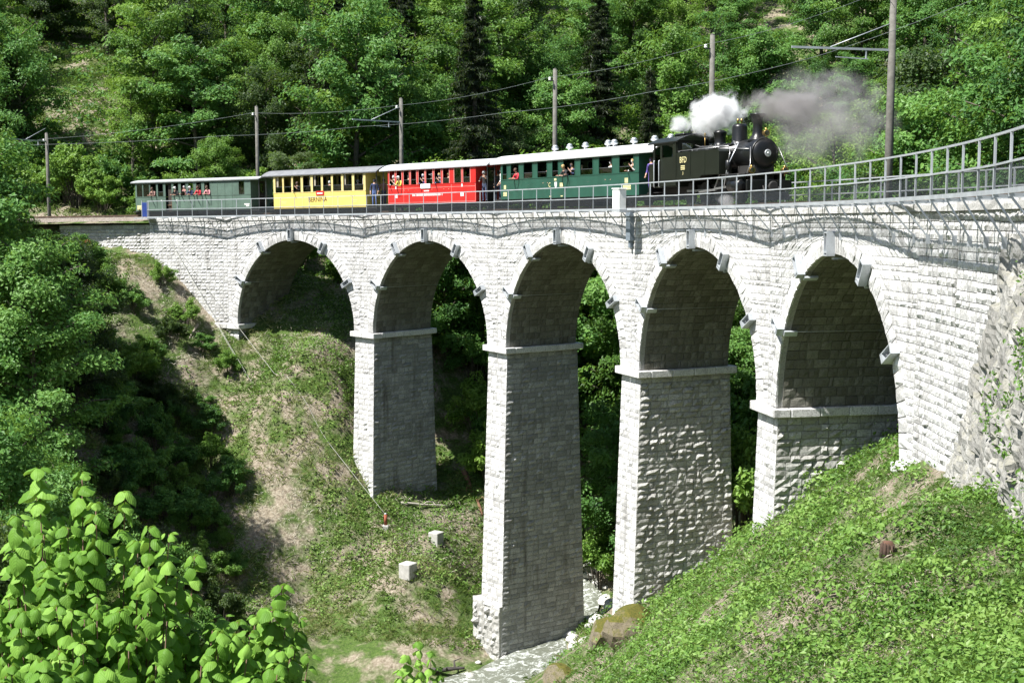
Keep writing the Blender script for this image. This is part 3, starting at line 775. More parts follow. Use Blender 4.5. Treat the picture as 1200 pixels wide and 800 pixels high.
# ---------------------------------------------------------------- train
M_INT = paint('dark_interior', (.035, .027, .02), .8); M_SEAT = paint('brown_bench', (.11, .06, .03), .6)
M_CURT = paint('cream_curtain', (.55, .5, .4), .9); M_UNDER = paint('underframe_grime', (.02, .019, .018), .7)
M_BRASS = paint('brass', (.55, .37, .13), .3, .9, .1); M_GREYROOF = paint('grey_roof_canvas', (.15, .155, .165), .75)
M_LIGHTROOF = paint('light_roof', (.52, .54, .56), .55, 0, .1, 1.5, .2); M_WHITEROOF = paint('white_roof', (.66, .67, .66), .5, 0, .06, 1.5, .15)
M_CREAM = paint('cream_lettering', (.62, .56, .28), .6); M_LETTER = paint('white_lettering', (.75, .73, .70), .6)
gm = NT('window_glass'); g1 = gm.n('BsdfTransparent'); g1.inputs[0].default_value = (.75, .8, .78, 1); g2 = gm.n('BsdfGlossy'); g2.inputs['Roughness'].default_value = .03
fr = gm.n('Fresnel'); fr.inputs[0].default_value = 1.5; gx = gm.n('MixShader'); gm.set(gx.inputs[0], gm.math('MULTIPLY_ADD', fr.outputs[0], 1.0, .04))
gm.t.links.new(g1.outputs[0], gx.inputs[1]); gm.t.links.new(g2.outputs[0], gx.inputs[2]); gm.t.links.new(gx.outputs[0], gm.out.inputs[0]); M_GLASS = gm.m
HALF = 1.25; NEAR = WID/2-HALF
def text_mesh(txt, size, depth=.006):
    cu = bpy.data.curves.new('lettering', 'FONT'); cu.body = txt; cu.size = size; cu.extrude = depth; cu.align_x = 'CENTER'; cu.align_y = 'CENTER'; cu.resolution_u = 2
    o = bpy.data.objects.new('tmp', cu); col.objects.link(o); dg = bpy.context.evaluated_depsgraph_get(); dg.update()
    me = bpy.data.meshes.new_from_object(o.evaluated_get(dg)); bpy.data.objects.remove(o); me.name = 'lettering'; return me
def lettering(root, txt, x, z, size, mat, y=-HALF-.012, bold=1.0):
    o = link('lettering', text_mesh(txt, size), mat, root); o.location = (x, y, z); o.rotation_euler = (math.pi/2, 0, 0); o.scale = (bold, 1, 1); return o
def place_root(name, kc, label, cat):
    T_, N_ = tang(kc); r = empty(name, circ(kc, WID/2, RTOP), 0, label=label, cat=cat)
    r.rotation_euler = (0, -math.atan(GRADE), math.atan2(T_.y, T_.x)); return r
def wheelset(root, x, r=.36, n=2):
    for s in (-1, 1):
        m = MB(); m.lathe([(r+.03, -.05), (r+.03, -.02), (r, 0), (r, .07), (r*.8, .07), (r*.75, .02), (r*.25, .03), (r*.22, .09)], (x, s*.52, r), 'y', 18)
        w_ = m.build('wheel', M_UNDER, root)
    MB().tube([(x, -.6, r), (x, .6, r)], .06, 8).build('axle', M_UNDER, root)
    for s in (-1, 1): MB().box((x-.16, s*.72-.1, r-.14), (x+.16, s*.72+.1, r+.2), .02).build('axle_box', M_UNDER, root)
CARS = {}
def carriage(key, name, label, u0, u1, wins, zf, zs, zt, ze, rise, body, roofm, over=(1.0, 1.0), frame=None, door=None, extra=(), panes=(), bogie=False, open_end=True, trim=None):
    k0, k1 = k_at(u0, NEAR), k_at(u1, NEAR); kc = (k0+k1)/2
    a, b = circ(k0, NEAR), circ(k1, NEAR); L = (b-a).length; hl = L/2
    root = place_root(name, kc, label, 'carriage')
    dz = -RTOP; zf, zs, zt, ze = zf+dz, zs+dz, zt+dz, ze+dz
    X = lambda u: ((k_at(u, NEAR)-k0)/(k1-k0)-.5)*L
    W_ = [(X(p), X(q)) for p, q in wins]; frame = frame or body
    h = HALF; t = .05
    # lower panels
    m = MB()
    segs = [(-hl, hl)]
    if door: d0, d1 = X(door[0]), X(door[1]); segs = [(-hl, d0), (d1, hl)]
    for s in (-1, 1):
        for x0, x1 in (segs if s < 0 else [(-hl, hl)]):
            m.box((x0, s*h-t/2*s-t/2, zf), (x1, s*h-t/2*s+t/2, zs))
    m.build('side_panel', body, root)
    # pillars and band over the windows
    m = MB(); xs = [-hl]+[v for w_ in sorted(W_+([(d0, d1)] if door else [])) for v in w_]+[hl]
    for s in (-1, 1):
        yy = s*(h-t/2)
        for i in range(0, len(xs), 2):
            if xs[i+1]-xs[i] > .01: m.box((xs[i], yy-t/2, zs), (xs[i+1], yy+t/2, zt))
        m.box((-hl, yy-t/2-.004, zt), (hl, yy+t/2+.004, ze))
    m.build('pillars', frame, root)
    m = MB(); m.box((-hl, -h-.02, zs-.035), (hl, -h+.01, zs+.012)) if not door else (m.box((-hl, -h-.02, zs-.035), (d0, -h+.01, zs+.012)), m.box((d1, -h-.02, zs-.035), (hl, -h+.01, zs+.012)))
    m.build('waist_rail', frame, root)
    # ends: wall each side of a doorway
    for s in (-1, 1):
        m = MB(); x = s*(hl-t/2)
        for y0, y1 in ((-h+t+.002, -.38), (.38, h-t-.002)): m.box((x-t/2, y0, zf), (x+t/2, y1, ze))
        m.box((x-t/2, -.38, zt), (x+t/2, .38, ze)); m.build('end_wall', body, root)
        d = MB().box((x-.02, -.36, zf), (x+.02, .36, zt-.01), .01).build('end_door', M_INT if open_end else body, root)
        MB().box((x-.028, -.2, zs+.1), (x+.028, .2, zt-.15)).build('pane', M_GLASS, d)
    MB().box((-hl-over[0]*.85, -h+.06, zf-.09), (hl+over[1]*.85, h-.06, zf-.004)).build('floor', M_UNDER, root)
    MB().box((-hl+.06, -h+.06, ze-.10), (hl-.06, h-.06, ze-.06)).build('ceiling', M_INT, root)
    # roof: arched sheet with overhangs
    n = 14; pts = []
    for i in range(n+1):
        y = -1+2*i/n; pts.append((y*(h+.13), ze-.06+rise*(1-abs(y)**2.4)))
    pts2 = [(y*.985, z-.07) for y, z in pts][::-1]
    rf = MB().prism(pts+pts2, -hl-over[0], hl+over[1], 'x').build('roof', roofm, root)
    for s in (-1, 1):
        x = s*hl+(over[1] if s > 0 else -over[0])*.0
        MB().prism([(p[0]*.97, p[1]-.02) for p in pts], x-.02, x+.02, 'x').build('roof_end', body, root)
        if (over[1] if s > 0 else over[0]) > .5:
            xe = s*(hl+(over[1] if s > 0 else over[0])*.8)
            m = MB()
            for y in (-h+.1, -.42, .42, h-.1): m.bar((xe, y, zf), (xe, y, zf+(1.0 if abs(y) > .5 else 1.0)), .035)
            for z in (.55, 1.0):
                m.bar((xe, -h+.1, zf+z), (xe, -.42, zf+z), .03); m.bar((xe, .42, zf+z), (xe, h-.1, zf+z), .03)
            m.build('platform_railing', M_DARKSTEEL, root)
            m = MB()
            for y in (-h+.12, h-.12):
                m = MB(); m.bar((xe, y, zf), (xe, y, ze-.02), .035); m.build('platform_stanchion', M_DARKSTEEL, root)
    # window frames and panes
    for i, (x0, x1) in enumerate(W_):
        e = .035; m = MB(); y = -h-.012
        m.box((x0-e, y, zs+.01), (x0+.012, y+.03, zt)).box((x1-.012, y, zs+.01), (x1+e, y+.03, zt)).box((x0-e, y, zt), (x1+e, y+.028, zt+e))
        f_ = m.build('window_frame', trim or frame, root)
        if i in panes:
            MB().box((x0+.014, -h+.014, zs+.014), (x1-.014, -h+.022, zt-.002)).build('pane', M_GLASS, f_)
        else:   # lowered sash: pane drops halfway
            zm = zs+(zt-zs)*.36
            MB().box((x0+.014, -h+.02, zs+.014), (x1-.014, -h+.026, zm)).build('pane', M_GLASS, f_)
            MB().bar((x0, -h+.025, zm), (x1, -h+.025, zm), .02, .03).build('sash_bar', M_DARKSTEEL, f_)
        MB().box((x0+.014, h-.03, zs+.014), (x1-.014, h-.022, zt-.002)).build('far_pane', M_GLASS, root)
    # benches
    nb = int(L/1.45)
    for i in range(nb):
        x = -hl+.8+(L-1.6)*i/max(1, nb-1)
        for s in (-1, 1):
            MB().box((x-.04, s*.35, zf), (x+.04, s*(h-.12), zf+.95), .02).box((x-.4, s*.35, zf+.38), (x+.4, s*(h-.12), zf+.45), .02).build('bench', M_SEAT, root)
    # underframe
    m = MB()
    for s in (-1, 1): m.box((-hl-over[0]*.7, s*.95-.06, zf-.27), (hl+over[1]*.7, s*.95+.06, zf-.1))
    m.box((-hl*.3, -.7, zf-.5), (hl*.3, .7, zf-.27)); m.build('underframe', M_UNDER, root)
    ax = [-hl*.62, hl*.62] if not bogie else [-hl*.78, -hl*.55, hl*.55, hl*.78]
    for x in ax: wheelset(root, x)
    for s in (-1, 1):
        x = s*(hl+(over[1] if s > 0 else over[0])*.85)
        MB().lathe([(.05, 0), (.05, .25), (.17, .26), (.17, .31)], (x, 0, .62), 'x', 12).build('buffer', M_UNDER, root) if s > 0 else MB().lathe([(.17, -.31), (.17, -.26), (.05, -.25), (.05, 0)], (x, 0, .62), 'x', 12).build('buffer', M_UNDER, root)
    CARS[key] = dict(root=root, X=X, zf=zf, zs=zs, zt=zt, ze=ze, hl=hl, kc=kc, L=L, rise=rise)
    return CARS[key]
cx2 = lambda c: 140+c/6.667; cx3 = lambda c: 300+c/6.667; cx4 = lambda c: 430+c/6.667; cx5 = lambda c: 570+c/5.714
M_GG = paint('grey_green_coach_paint', (.085, .135, .105), .5, 0, .2, 1.2, .25); M_YEL = paint('yellow_coach_paint', (.66, .52, .13), .4, 0, .08, 1.5, .1)
M_RED = paint('red_coach_paint', (.48, .020, .018), .35, 0, .12, 1.5, .1); M_DGREEN = paint('dark_green_coach_paint', (.020, .075, .052), .35, 0, .15, 1.5, .12)
M_YELP = paint('cream_yellow_pillars', (.62, .52, .22), .45); M_PINK = paint('pale_red_trim', (.62, .25, .22), .5)
c1 = carriage('pale', 'passenger_carriage', 'pale grey-green wooden carriage with a dark doorway, last of the train', cx2(115), cx2(1015),
    [(cx2(a), cx2(b)) for a, b in ((128, 175), (182, 232), (240, 290), (302, 346), (428, 468), (486, 526), (545, 585), (607, 648), (669, 713), (928, 970))], .5, 1.62, 2.62, 2.83, .20, M_GG, paint('dull_roof', (.34, .36, .36), .7), (.4, .9), door=(cx2(363), cx2(412)), panes=(0, 1, 9))
r = c1['root']; X = c1['X']
for u in (770, 825, 880):
    MB().box((X(cx2(u))-.012, -HALF-.014, c1['zf']), (X(cx2(u))+.012, -HALF+.002, c1['ze']-.02)).build('batten', M_GG, r)
MB().box((X(cx2(368)), -HALF+.2, c1['zf']), (X(cx2(408)), -HALF+.24, c1['zt'])).build('sliding_door', M_INT, r)
for u, v, a in ((985, .35, .5), (990, .22, .3), (328, .75, .12), (452, .75, .14)): MB().box((X(cx2(u))-a/2, -HALF-.008, c1['zf']+v), (X(cx2(u))+a/2, -HALF-.002, c1['zf']+v+.09)).build('lettering', M_LETTER, r)
m = MB(); m.lathe([(.14, 0), (.14, .12), (.1, .14)], (X(cx2(150)), -HALF-.16, c1['zf']+.28), 'y', 12); m.box((X(cx2(135)), -HALF-.12, c1['zf']+.1), (X(cx2(170)), -HALF-.004, c1['zf']+.45), .02); m.build('tail_lamp_box', M_CREAM, r)

c2 = carriage('yellow', 'passenger_carriage', 'yellow carriage lettered BERNINA with dark grey roof and curtained windows', cx3(130), cx3(848),
    [(cx3(a), cx3(b)) for a, b in ((146, 205), (216, 280), (291, 355), (371, 435), (449, 515), (528, 593), (605, 670), (684, 750), (765, 833))], .5, 1.66, 2.82, 2.98, .42, M_YEL, M_GREYROOF, (1.25, 1.2), frame=M_YELP, open_end=False)
r = c2['root']; X = c2['X']
lettering(r, 'BERNINA', X(cx3(485)), c2['zf']+.60, .50, paint('brown_lettering', (.09, .05, .015), .6), bold=.98)
MB().box((X(cx3(475)), -HALF-.04, c2['zs']-.26), (X(cx3(537)), -HALF-.005, c2['zs']+.05), .01).build('destination_plate', M_RED, r)
MB().box((X(cx3(485)), -HALF-.05, c2['zs']-.16), (X(cx3(528)), -HALF-.041, c2['zs']-.07)).build('plate_lettering', M_LETTER, r)
for u in (367, 603):
    MB().box((X(cx3(u))-.03, -HALF-.016, c2['zf']), (X(cx3(u))+.03, -HALF+.001, c2['zs'])).build('batten', M_YELP, r)
for u in (215, 765):
    lettering(r, '1', X(cx3(u)), c2['zf']+.80, .24, M_CREAM); 
    for z, a in ((.5, .6), (.38, .45)): MB().box((X(cx3(u))-a/2, -HALF-.009, c2['zf']+z), (X(cx3(u))+a/2, -HALF-.003, c2['zf']+z+.04)).build('small_lettering', M_CREAM, r)
for a, b in ((148, 162), (268, 279), (418, 434), (450, 462), (684, 694), (820, 832)):
    m = MB(); n = 5
    for i in range(n):
        x0 = X(cx3(a))+(X(cx3(b))-X(cx3(a)))*i/n; x1 = X(cx3(a))+(X(cx3(b))-X(cx3(a)))*(i+1)/n
        m.box((x0, -HALF+.10+.03*(i % 2), c2['zs']+.02), (x1, -HALF+.14+.03*(i % 2), c2['zt']))
    m.build('curtain', M_CURT, r)

c3 = carriage('red', 'passenger_carriage', 'bright red carriage with pale pinstripes, white board and light grey roof', cx4(155), cx4(840),
    [(cx4(a), cx4(b)) for a, b in ((168, 213), (227, 270), (285, 332), (345, 390), (406, 455), (466, 518), (531, 582), (596, 645), (682, 735), (748, 800))], .68, 1.9, 2.86, 3.02, .42, M_RED, M_LIGHTROOF, (.85, 1.25), trim=M_PINK, panes=(8,))
r = c3['root']; X = c3['X']; zf, zs, hl = c3['zf'], c3['zs'], c3['hl']
m = MB(); y = -HALF-.008
for z in (zf+.06, zs-.22): m.box((-hl+.04, y, z-.012), (hl-.04, y+.005, z+.012))
for x in (-hl+.05, X(cx4(285)), X(cx4(660)), hl-.05): m.box((x-.012, y-.001, zf+.06), (x+.012, y+.004, zs))
m.build('pinstripe', M_PINK, r)
MB().box((X(cx4(425)), -HALF-.05, zs-.27), (X(cx4(501)), -HALF-.01, zs+.03), .01).build('white_board', M_WHITE, r)
rs = random.Random(5); x = X(cx4(356)); m = MB()
while x < X(cx4(588)):
    w_ = rs.choice((.07, .09, .1)); hh = rs.uniform(.12, .16)
    if rs.random() < .88: m.box((x, y-.002, zf+.47), (x+w_*.75, y+.004, zf+.47+hh))
    x += w_+.02
m.box((X(cx4(448)), y-.002, zf+.76), (X(cx4(488)), y+.004, zf+.83)); m.build('lettering', M_LETTER, r)
for u in (222, 740):
    MB().box((X(cx4(u))-.17, y-.002, zf+.38), (X(cx4(u))-.02, y+.004, zf+.64)).box((X(cx4(u))+.02, y-.002, zf+.38), (X(cx4(u))+.15, y+.004, zf+.64)).build('number_lettering', M_LETTER, r)
    MB().box((X(cx4(u))-.07, y-.003, zf+.98), (X(cx4(u))+.05, y+.004, zf+1.16)).build('class_number', M_LETTER, r)

c4 = carriage('green', 'passenger_carriage', 'long dark green carriage with white roof and silver roof ventilators', cx5(65), cx5(985),
    [(cx5(a), cx5(b)) for a, b in ((80, 113), (143, 203), (238, 302), (338, 405), (441, 482), (516, 593), (628, 708), (745, 827), (870, 955))], .78, 1.98, 2.88, 3.06, .50, M_DGREEN, M_WHITEROOF, (1.2, 1.4), bogie=True)
r = c4['root']; X = c4['X']; zf, zs, ze = c4['zf'], c4['zs'], c4['ze']
M_ALU = paint('silver_metal', (.62, .64, .66), .3, .6)
for c in (305, 405, 510, 655, 693, 812, 932, 1057):
    x = X(cx5(c)) if c < 1000 else c4['hl']+.6
    MB().lathe([(.10, -.02), (.09, .12), (.20, .16), (.22, .24), (.14, .28), (.19, .32), (.08, .42)], (x+.5, 0, ze+.42), 'z', 12).build('roof_ventilator', M_ALU, r)
y = -HALF-.008
for c, z0, z1, w_ in ((98, .62, .86, .26), (98, .32, .44, .42), (98, .20, .30, .42), (462, .98, 1.10, .24), (503, .62, .84, .34), (428, .06, .12, .2), (505, .06, .12, .22), (912, .66, .92, .30), (915, .44, .54, .72), (915, .31, .41, .72)):
    x = X(cx5(c)); MB().box((x-w_/2, y, zf+z0), (x+w_/2, y+.006, zf+z1)).build('lettering', M_CREAM, r)
lettering(r, 'C', X(cx5(423)), zf+.74, .36, M_CREAM)
m = MB(); x = X(cx5(465)); m.prism([(x-.13, zf+.9), (x+.13, zf+.9), (x+.12, zf+.68), (x, zf+.54), (x-.12, zf+.68)], y-.002, y+.006, 'y'); m.build('crest', M_LETTER, r)

# ---------------------------------------------------------------- steam locomotive
kch = k_at(885, WID/2); XC = 3.78; kl = kch-XC/((RAD+WID/2)*DTH)
loco = place_root('steam_locomotive', kl, 'black steam tank locomotive with tall flared chimney at the head of the train', 'locomotive')
BK = M_BLACK; M_TANK = paint('dark_olive_black', (.008, .0105, .0065), .40, 0, .2, 2, .1, .35); M_ROD = paint('bright_steel_rod', (.35, .35, .35), .35, .7)
ZB = 2.22
MB().lathe([(.60, -2.2), (.62, -2.1), (.62, 2.85)], (0, 0, ZB), 'x', 28).build('boiler', BK, loco)
m = MB()
for x in (-1.2, -.1, 1.0, 2.0): m.lathe([(.628, -.03), (.634, -.02), (.634, .02), (.628, .03)], (x, 0, ZB), 'x', 28)
m.build('boiler_band', M_DARKSTEEL, loco)
sb = MB().lathe([(.66, 2.80), (.70, 2.84), (.70, 4.42), (.68, 4.46)], (0, 0, ZB), 'x', 28).build('smokebox', BK, loco)
MB().lathe([(.64, 4.465), (.62, 4.50), (.45, 4.57), (.18, 4.61), (.05, 4.62)], (0, 0, ZB), 'x', 28).build('smokebox_door', BK, loco)
m = MB()
for a in range(6):
    q = a*math.pi/3; m.tube([(4.70, 0, ZB), (4.70, .14*math.cos(q), ZB+.14*math.sin(q))], .016, 6)
m.lathe([(.15, 4.68), (.17, 4.70), (.15, 4.72)], (0, 0, ZB), 'x', 16); m.tube([(4.6, 0, ZB), (4.76, 0, ZB)], .04, 8); m.build('door_wheel', M_ALU, loco)
MB().lathe([(.48, 2.78), (.36, 2.92), (.26, 3.08), (.225, 3.22), (.215, 3.55), (.235, 3.80), (.30, 3.90), (.37, 3.97), (.37, 4.03), (.30, 4.04)], (XC, 0, 0), 'z', 24).build('chimney', BK, loco)
MB().lathe([(.50, 2.70), (.40, 2.80), (.36, 2.88), (.36, 3.52), (.34, 3.60), (.26, 3.67), (.05, 3.71)], (2.13, 0, 0), 'z', 24).build('steam_dome', BK, loco)
for y in (-.1, .1): MB().lathe([(.03, 3.68), (.035, 3.80), (.06, 3.82), (.06, 3.87), (.02, 3.95)], (2.13, y, 0), 'z', 8).build('safety_valve', M_BRASS, loco)
MB().lathe([(.42, 2.70), (.30, 2.84), (.26, 2.95), (.28, 3.25), (.32, 3.36), (.32, 3.44), (.2, 3.50), (.05, 3.53)], (.25, 0, 0), 'z', 20).build('sand_dome', BK, loco)
MB().lathe([(.16, 2.75), (.15, 3.2), (.2, 3.25), (.18, 3.3), (.05, 3.33)], (-1.35, .1, 0), 'z', 14).build('turret', BK, loco)
MB().tube([(-.9, -.2, 2.75), (-.9, -.2, 3.25)], .03, 6).lathe([(.05, 3.25), (.06, 3.4), (.02, 3.45)], (-.9, -.2, 0), 'z', 8).build('whistle', M_BRASS, loco)
m = MB()
for s in (-1, 1):
    m.tube([(-1.9, s*.66, ZB+.32), (.5, s*.67, ZB+.32), (3.0, s*.72, ZB+.28), (4.3, s*.74, ZB+.2)], .018, 6)
    m.tube([(2.13, s*.3, 2.9), (2.6, s*.5, 2.72), (3.1, s*.66, 2.5)], .045, 6)
    m.tube([(.25, s*.22, 2.9), (.7, s*.55, 2.5), (1.0, s*.68, 1.6)], .022, 6)
    m.tube([(-.2, s*.2, 2.85), (-.5, s*.55, 2.5)], .02, 6)
m.build('pipework', M_ROD, loco)
MB().tube([(3.3, -.70, 2.75), (2.9, -1.05, 1.7), (2.75, -1.15, .7)], .022, 6).build('sanding_pipe', M_ALU, loco)
for s in (-1, 1):
    y0, y1 = s*.62, s*1.27
    nm = 'side_tank'
    tk = MB().prism([(-1.85, 1.12), (.4, 1.12), (.75, 1.36), (2.5, 1.36), (2.5, 2.40), (2.3, 2.52), (-1.85, 2.52)], y0, y1, 'y').build(nm, M_TANK, loco)
    m = MB()
    for x in np.linspace(-1.75, 2.4, 15): m.lathe([(.018, s*.0), (.012, s*.014)], (x, y1, 2.44), 'y', 6); m.lathe([(.018, 0), (.012, s*.014)], (x, y1, 1.42 if x > .7 else 1.18), 'y', 6)
    for x in (-1.8, -.35, 1.1):
        m.box((x-.03, y1, 1.37), (x+.03, y1+s*.012, 2.5))
    m.build('tank_rivets', M_TANK, tk)
    m = MB().tube([(-1.8, s*1.2, 2.60), (2.4, s*1.2, 2.60)], .02, 6)
    for x in (-1.7, -.3, 1.1, 2.3): m.tube([(x, s*1.2, 2.5), (x, s*1.2, 2.6)], .016, 6)
    m.build('tank_handrail', M_ROD, loco)
    MB().lathe([(.16, 2.52), (.16, 2.62), (.12, 2.66)], (1.6, s*.95, 0), 'z', 12).build('filler_cap', BK, loco)
# cab
m = MB(); xa, xb = -4.35, -1.86
for s in (-1, 1):
    y = s*1.25
    m.box((xa+.75, y-.03, .95), (xb, y+.03, 2.35)); m.box((xb-.35, y-.03, 2.35), (xb, y+.03, 3.05)); m.box((xa+.75, y-.03, 2.35), (xa+.95, y+.03, 3.05)); m.box((xa, y-.028, 2.95), (xb, y+.028, 3.12)); m.box((xa, y-.03, .95), (xa+.12, y+.03, 2.95))
m.box((xb-.03, -1.22, .95), (xb+.03, 1.22, 2.45)); m.box((xb-.03, -1.22, 3.0), (xb+.03, 1.22, 3.15))
for y0, y1 in ((-1.22, -.95), (-.35, .35), (.95, 1.22)): m.box((xb-.03, y0, 2.45), (xb+.03, y1, 3.0))
m.box((xa-.03, -1.22, .95), (xa+.03, 1.22, 2.0)); m.box((xa, -1.2, .88), (xb, 1.2, .95)); m.build('cab', M_TANK, loco)
n = 12; pts = [((-1+2*i/n)*1.36, 3.10+.36*(1-abs(-1+2*i/n)**2.2)) for i in range(n+1)]
MB().prism(pts+[(y*.98, z-.06) for y, z in pts][::-1], xa-.55, xb+.25, 'x').build('cab_roof', M_TANK, loco)
MB().box((-3.6, -.5, 3.44), (-2.6, .5, 3.56), .04).build('roof_vent', BK, loco)
for y in (-.65, .65): MB().lathe([(.31, 0), (.31, .03), (.26, .035)], (xb+.02, y, 2.72), 'x', 16).build('spectacle_window', M_GLASS, loco)
MB().box((xa-.75, -1.2, .95), (xa-.04, 1.2, 2.1), .03).build('coal_bunker', M_TANK, loco)
for x in (xa+.16, xa+.72): MB().tube([(x, -1.3, 2.25), (x, -1.34, 2.2), (x, -1.34, .95), (x, -1.3, .9)], .025, 8).build('grab_rail', M_ALU, loco)
for z in (.35, .62): MB().box((xa+.15, -1.35, z), (xa+.72, -1.0, z+.03)).build('cab_step', M_UNDER, loco)
MB().box((-.05, -.35, 1.0), (.05, -.3, 2.0)).box((xb-.5, -.5, 1.0), (xb-.1, .5, 2.6), .05).build('backhead', BK, loco)
# frame, running board, beams
MB().box((xa-.7, -.45, .55), (4.7, .45, .95)).box((2.6, -1.2, 1.28), (4.75, 1.2, 1.33)).box((2.9, -.5, .9), (4.4, .5, 1.7)).build('frame', M_UNDER, loco)
MB().box((4.74, -1.15, .55), (4.86, 1.15, 1.02), .02).build('buffer_beam', BK, loco)
MB().box((xa-.86, -1.15, .55), (xa-.74, 1.15, 1.02), .02).build('buffer_beam', BK, loco)
MB().lathe([(.09, 4.86), (.08, 5.15), (.24, 5.16), (.24, 5.22), (.2, 5.24)], (0, 0, .72), 'x', 18).build('buffer', M_UNDER, loco)
MB().prism([(4.9, .12), (5.2, .12), (4.95, .5), (4.86, .5)], -.9, .9, 'y').build('rail_guard', BK, loco)
m = MB().tube([(4.9, -.35, .75), (5.1, -.42, .6), (5.08, -.45, .25)], .035, 6).tube([(4.9, .35, .75), (5.1, .42, .6), (5.08, .45, .25)], .035, 6); m.build('brake_hose', M_UNDER, loco)
def lamp(x, y, z):
    l = MB().lathe([(.13, -.12), (.13, .06), (.15, .08), (.15, .11)], (x, y, z), 'x', 14).tube([(x, y, z+.12), (x, y, z+.22)], .05, 8).tube([(x, y, z-.25), (x, y, z-.1)], .03, 6).build('head_lamp', M_BRASS, loco)
    MB().lathe([(.125, .112), (.1, .13), (.02, .14)], (x, y, z), 'x', 14).build('lens', M_GLASS, l)
lamp(4.72, -.85, 1.45); lamp(4.72, .85, 1.45); lamp(4.50, 0, 3.12)
MB().box((4.1, -.05, 2.88), (4.56, .05, 2.93)).build('lamp_bracket', BK, loco)
MB().lathe([(.10, .95), (.13, 1.0), (.13, 1.35), (.09, 1.4), (.09, 1.5), (.14, 1.55), (.14, 1.95), (.05, 2.0)], (2.85, -.98, 0), 'z', 14).build('air_pump', BK, loco)
m = MB().tube([(2.85, -.98, 2.0), (2.85, -.9, 2.3), (2.5, -.72, 2.5), (1.2, -.68, 2.58)], .025, 6).tube([(2.85, -.85, 1.1), (3.2, -.8, .9), (4.6, -.75, .85)], .025, 6).tube([(4.4, -.72, 2.5), (4.72, -.9, 1.75), (4.78, -1.1, 1.3)], .018, 6).tube([(4.4, .72, 2.5), (4.72, .9, 1.75), (4.78, 1.1, 1.3)], .018, 6).tube([(-1.6, -.35, 2.9), (-.8, -.5, 2.78), (.8, -.45, 2.72), (2.0, -.5, 2.66)], .02, 6)
m.build('auxiliary_pipes', M_ROD, loco)
# motion
def driver(x, y, r):
    m = MB(); m.lathe([(r+.03, -.06), (r+.03, -.03), (r, -.02), (r, .06), (r*.86, .06), (r*.86, -.04)], (x, y, r), 'y', 24)
    for a in range(10):
        q = a*math.pi/5; m.bar((x, y, r), (x+r*.88*math.cos(q), y, r+r*.88*math.sin(q)), .05, .05)
    m.lathe([(.14, -.07), (.14, .08)], (x, y, r), 'y', 14); m.build('driving_wheel', M_UNDER, loco)
for s in (-1, 1):
    for x in (-1.6, -.1, 1.4): driver(x, s*.55, .52)
    m = MB().lathe([(.35, -.05), (.35, .05), (.1, .06)], (3.2, s*.55, .36), 'y', 18); m.build('leading_wheel', M_UNDER, loco)
    cy = MB().lathe([(.25, -.52), (.30, -.5), (.30, .5), (.25, .52), (.1, .58)], (3.75, s*1.02, .78), 'x', 18).box((3.3, s*1.02-.22, 1.02), (4.2, s*1.02+.22, 1.3), .03).build('cylinder', BK, loco)
    MB().bar((3.2, s*1.02, .78), (1.7, s*1.0, .70), .05, .09).bar((-1.6, s*.78, .66), (1.4, s*.78, .66), .05, .10).bar((1.9, s*1.0, 1.15), (3.3, s*1.0, 1.1), .05, .06).bar((1.4, s*.9, .70), (2.0, s*.95, 1.4), .04, .07).bar((1.7, s*1.0, .66), (-.1, s*.92, .6), .05, .1).build('motion_rods', M_ROD, loco)
lettering(loco, 'BFD', -1.08, 2.14, .42, M_CREAM, y=-1.285); lettering(loco, '3', -1.1, 1.5, .2, M_CREAM, y=-1.285)
m = MB()
for z in (1.68, 1.76, 1.84): m.box((-1.32, -1.292, z), (-.9, -1.28, z+.045))
m.build('small_lettering', M_CREAM, loco)
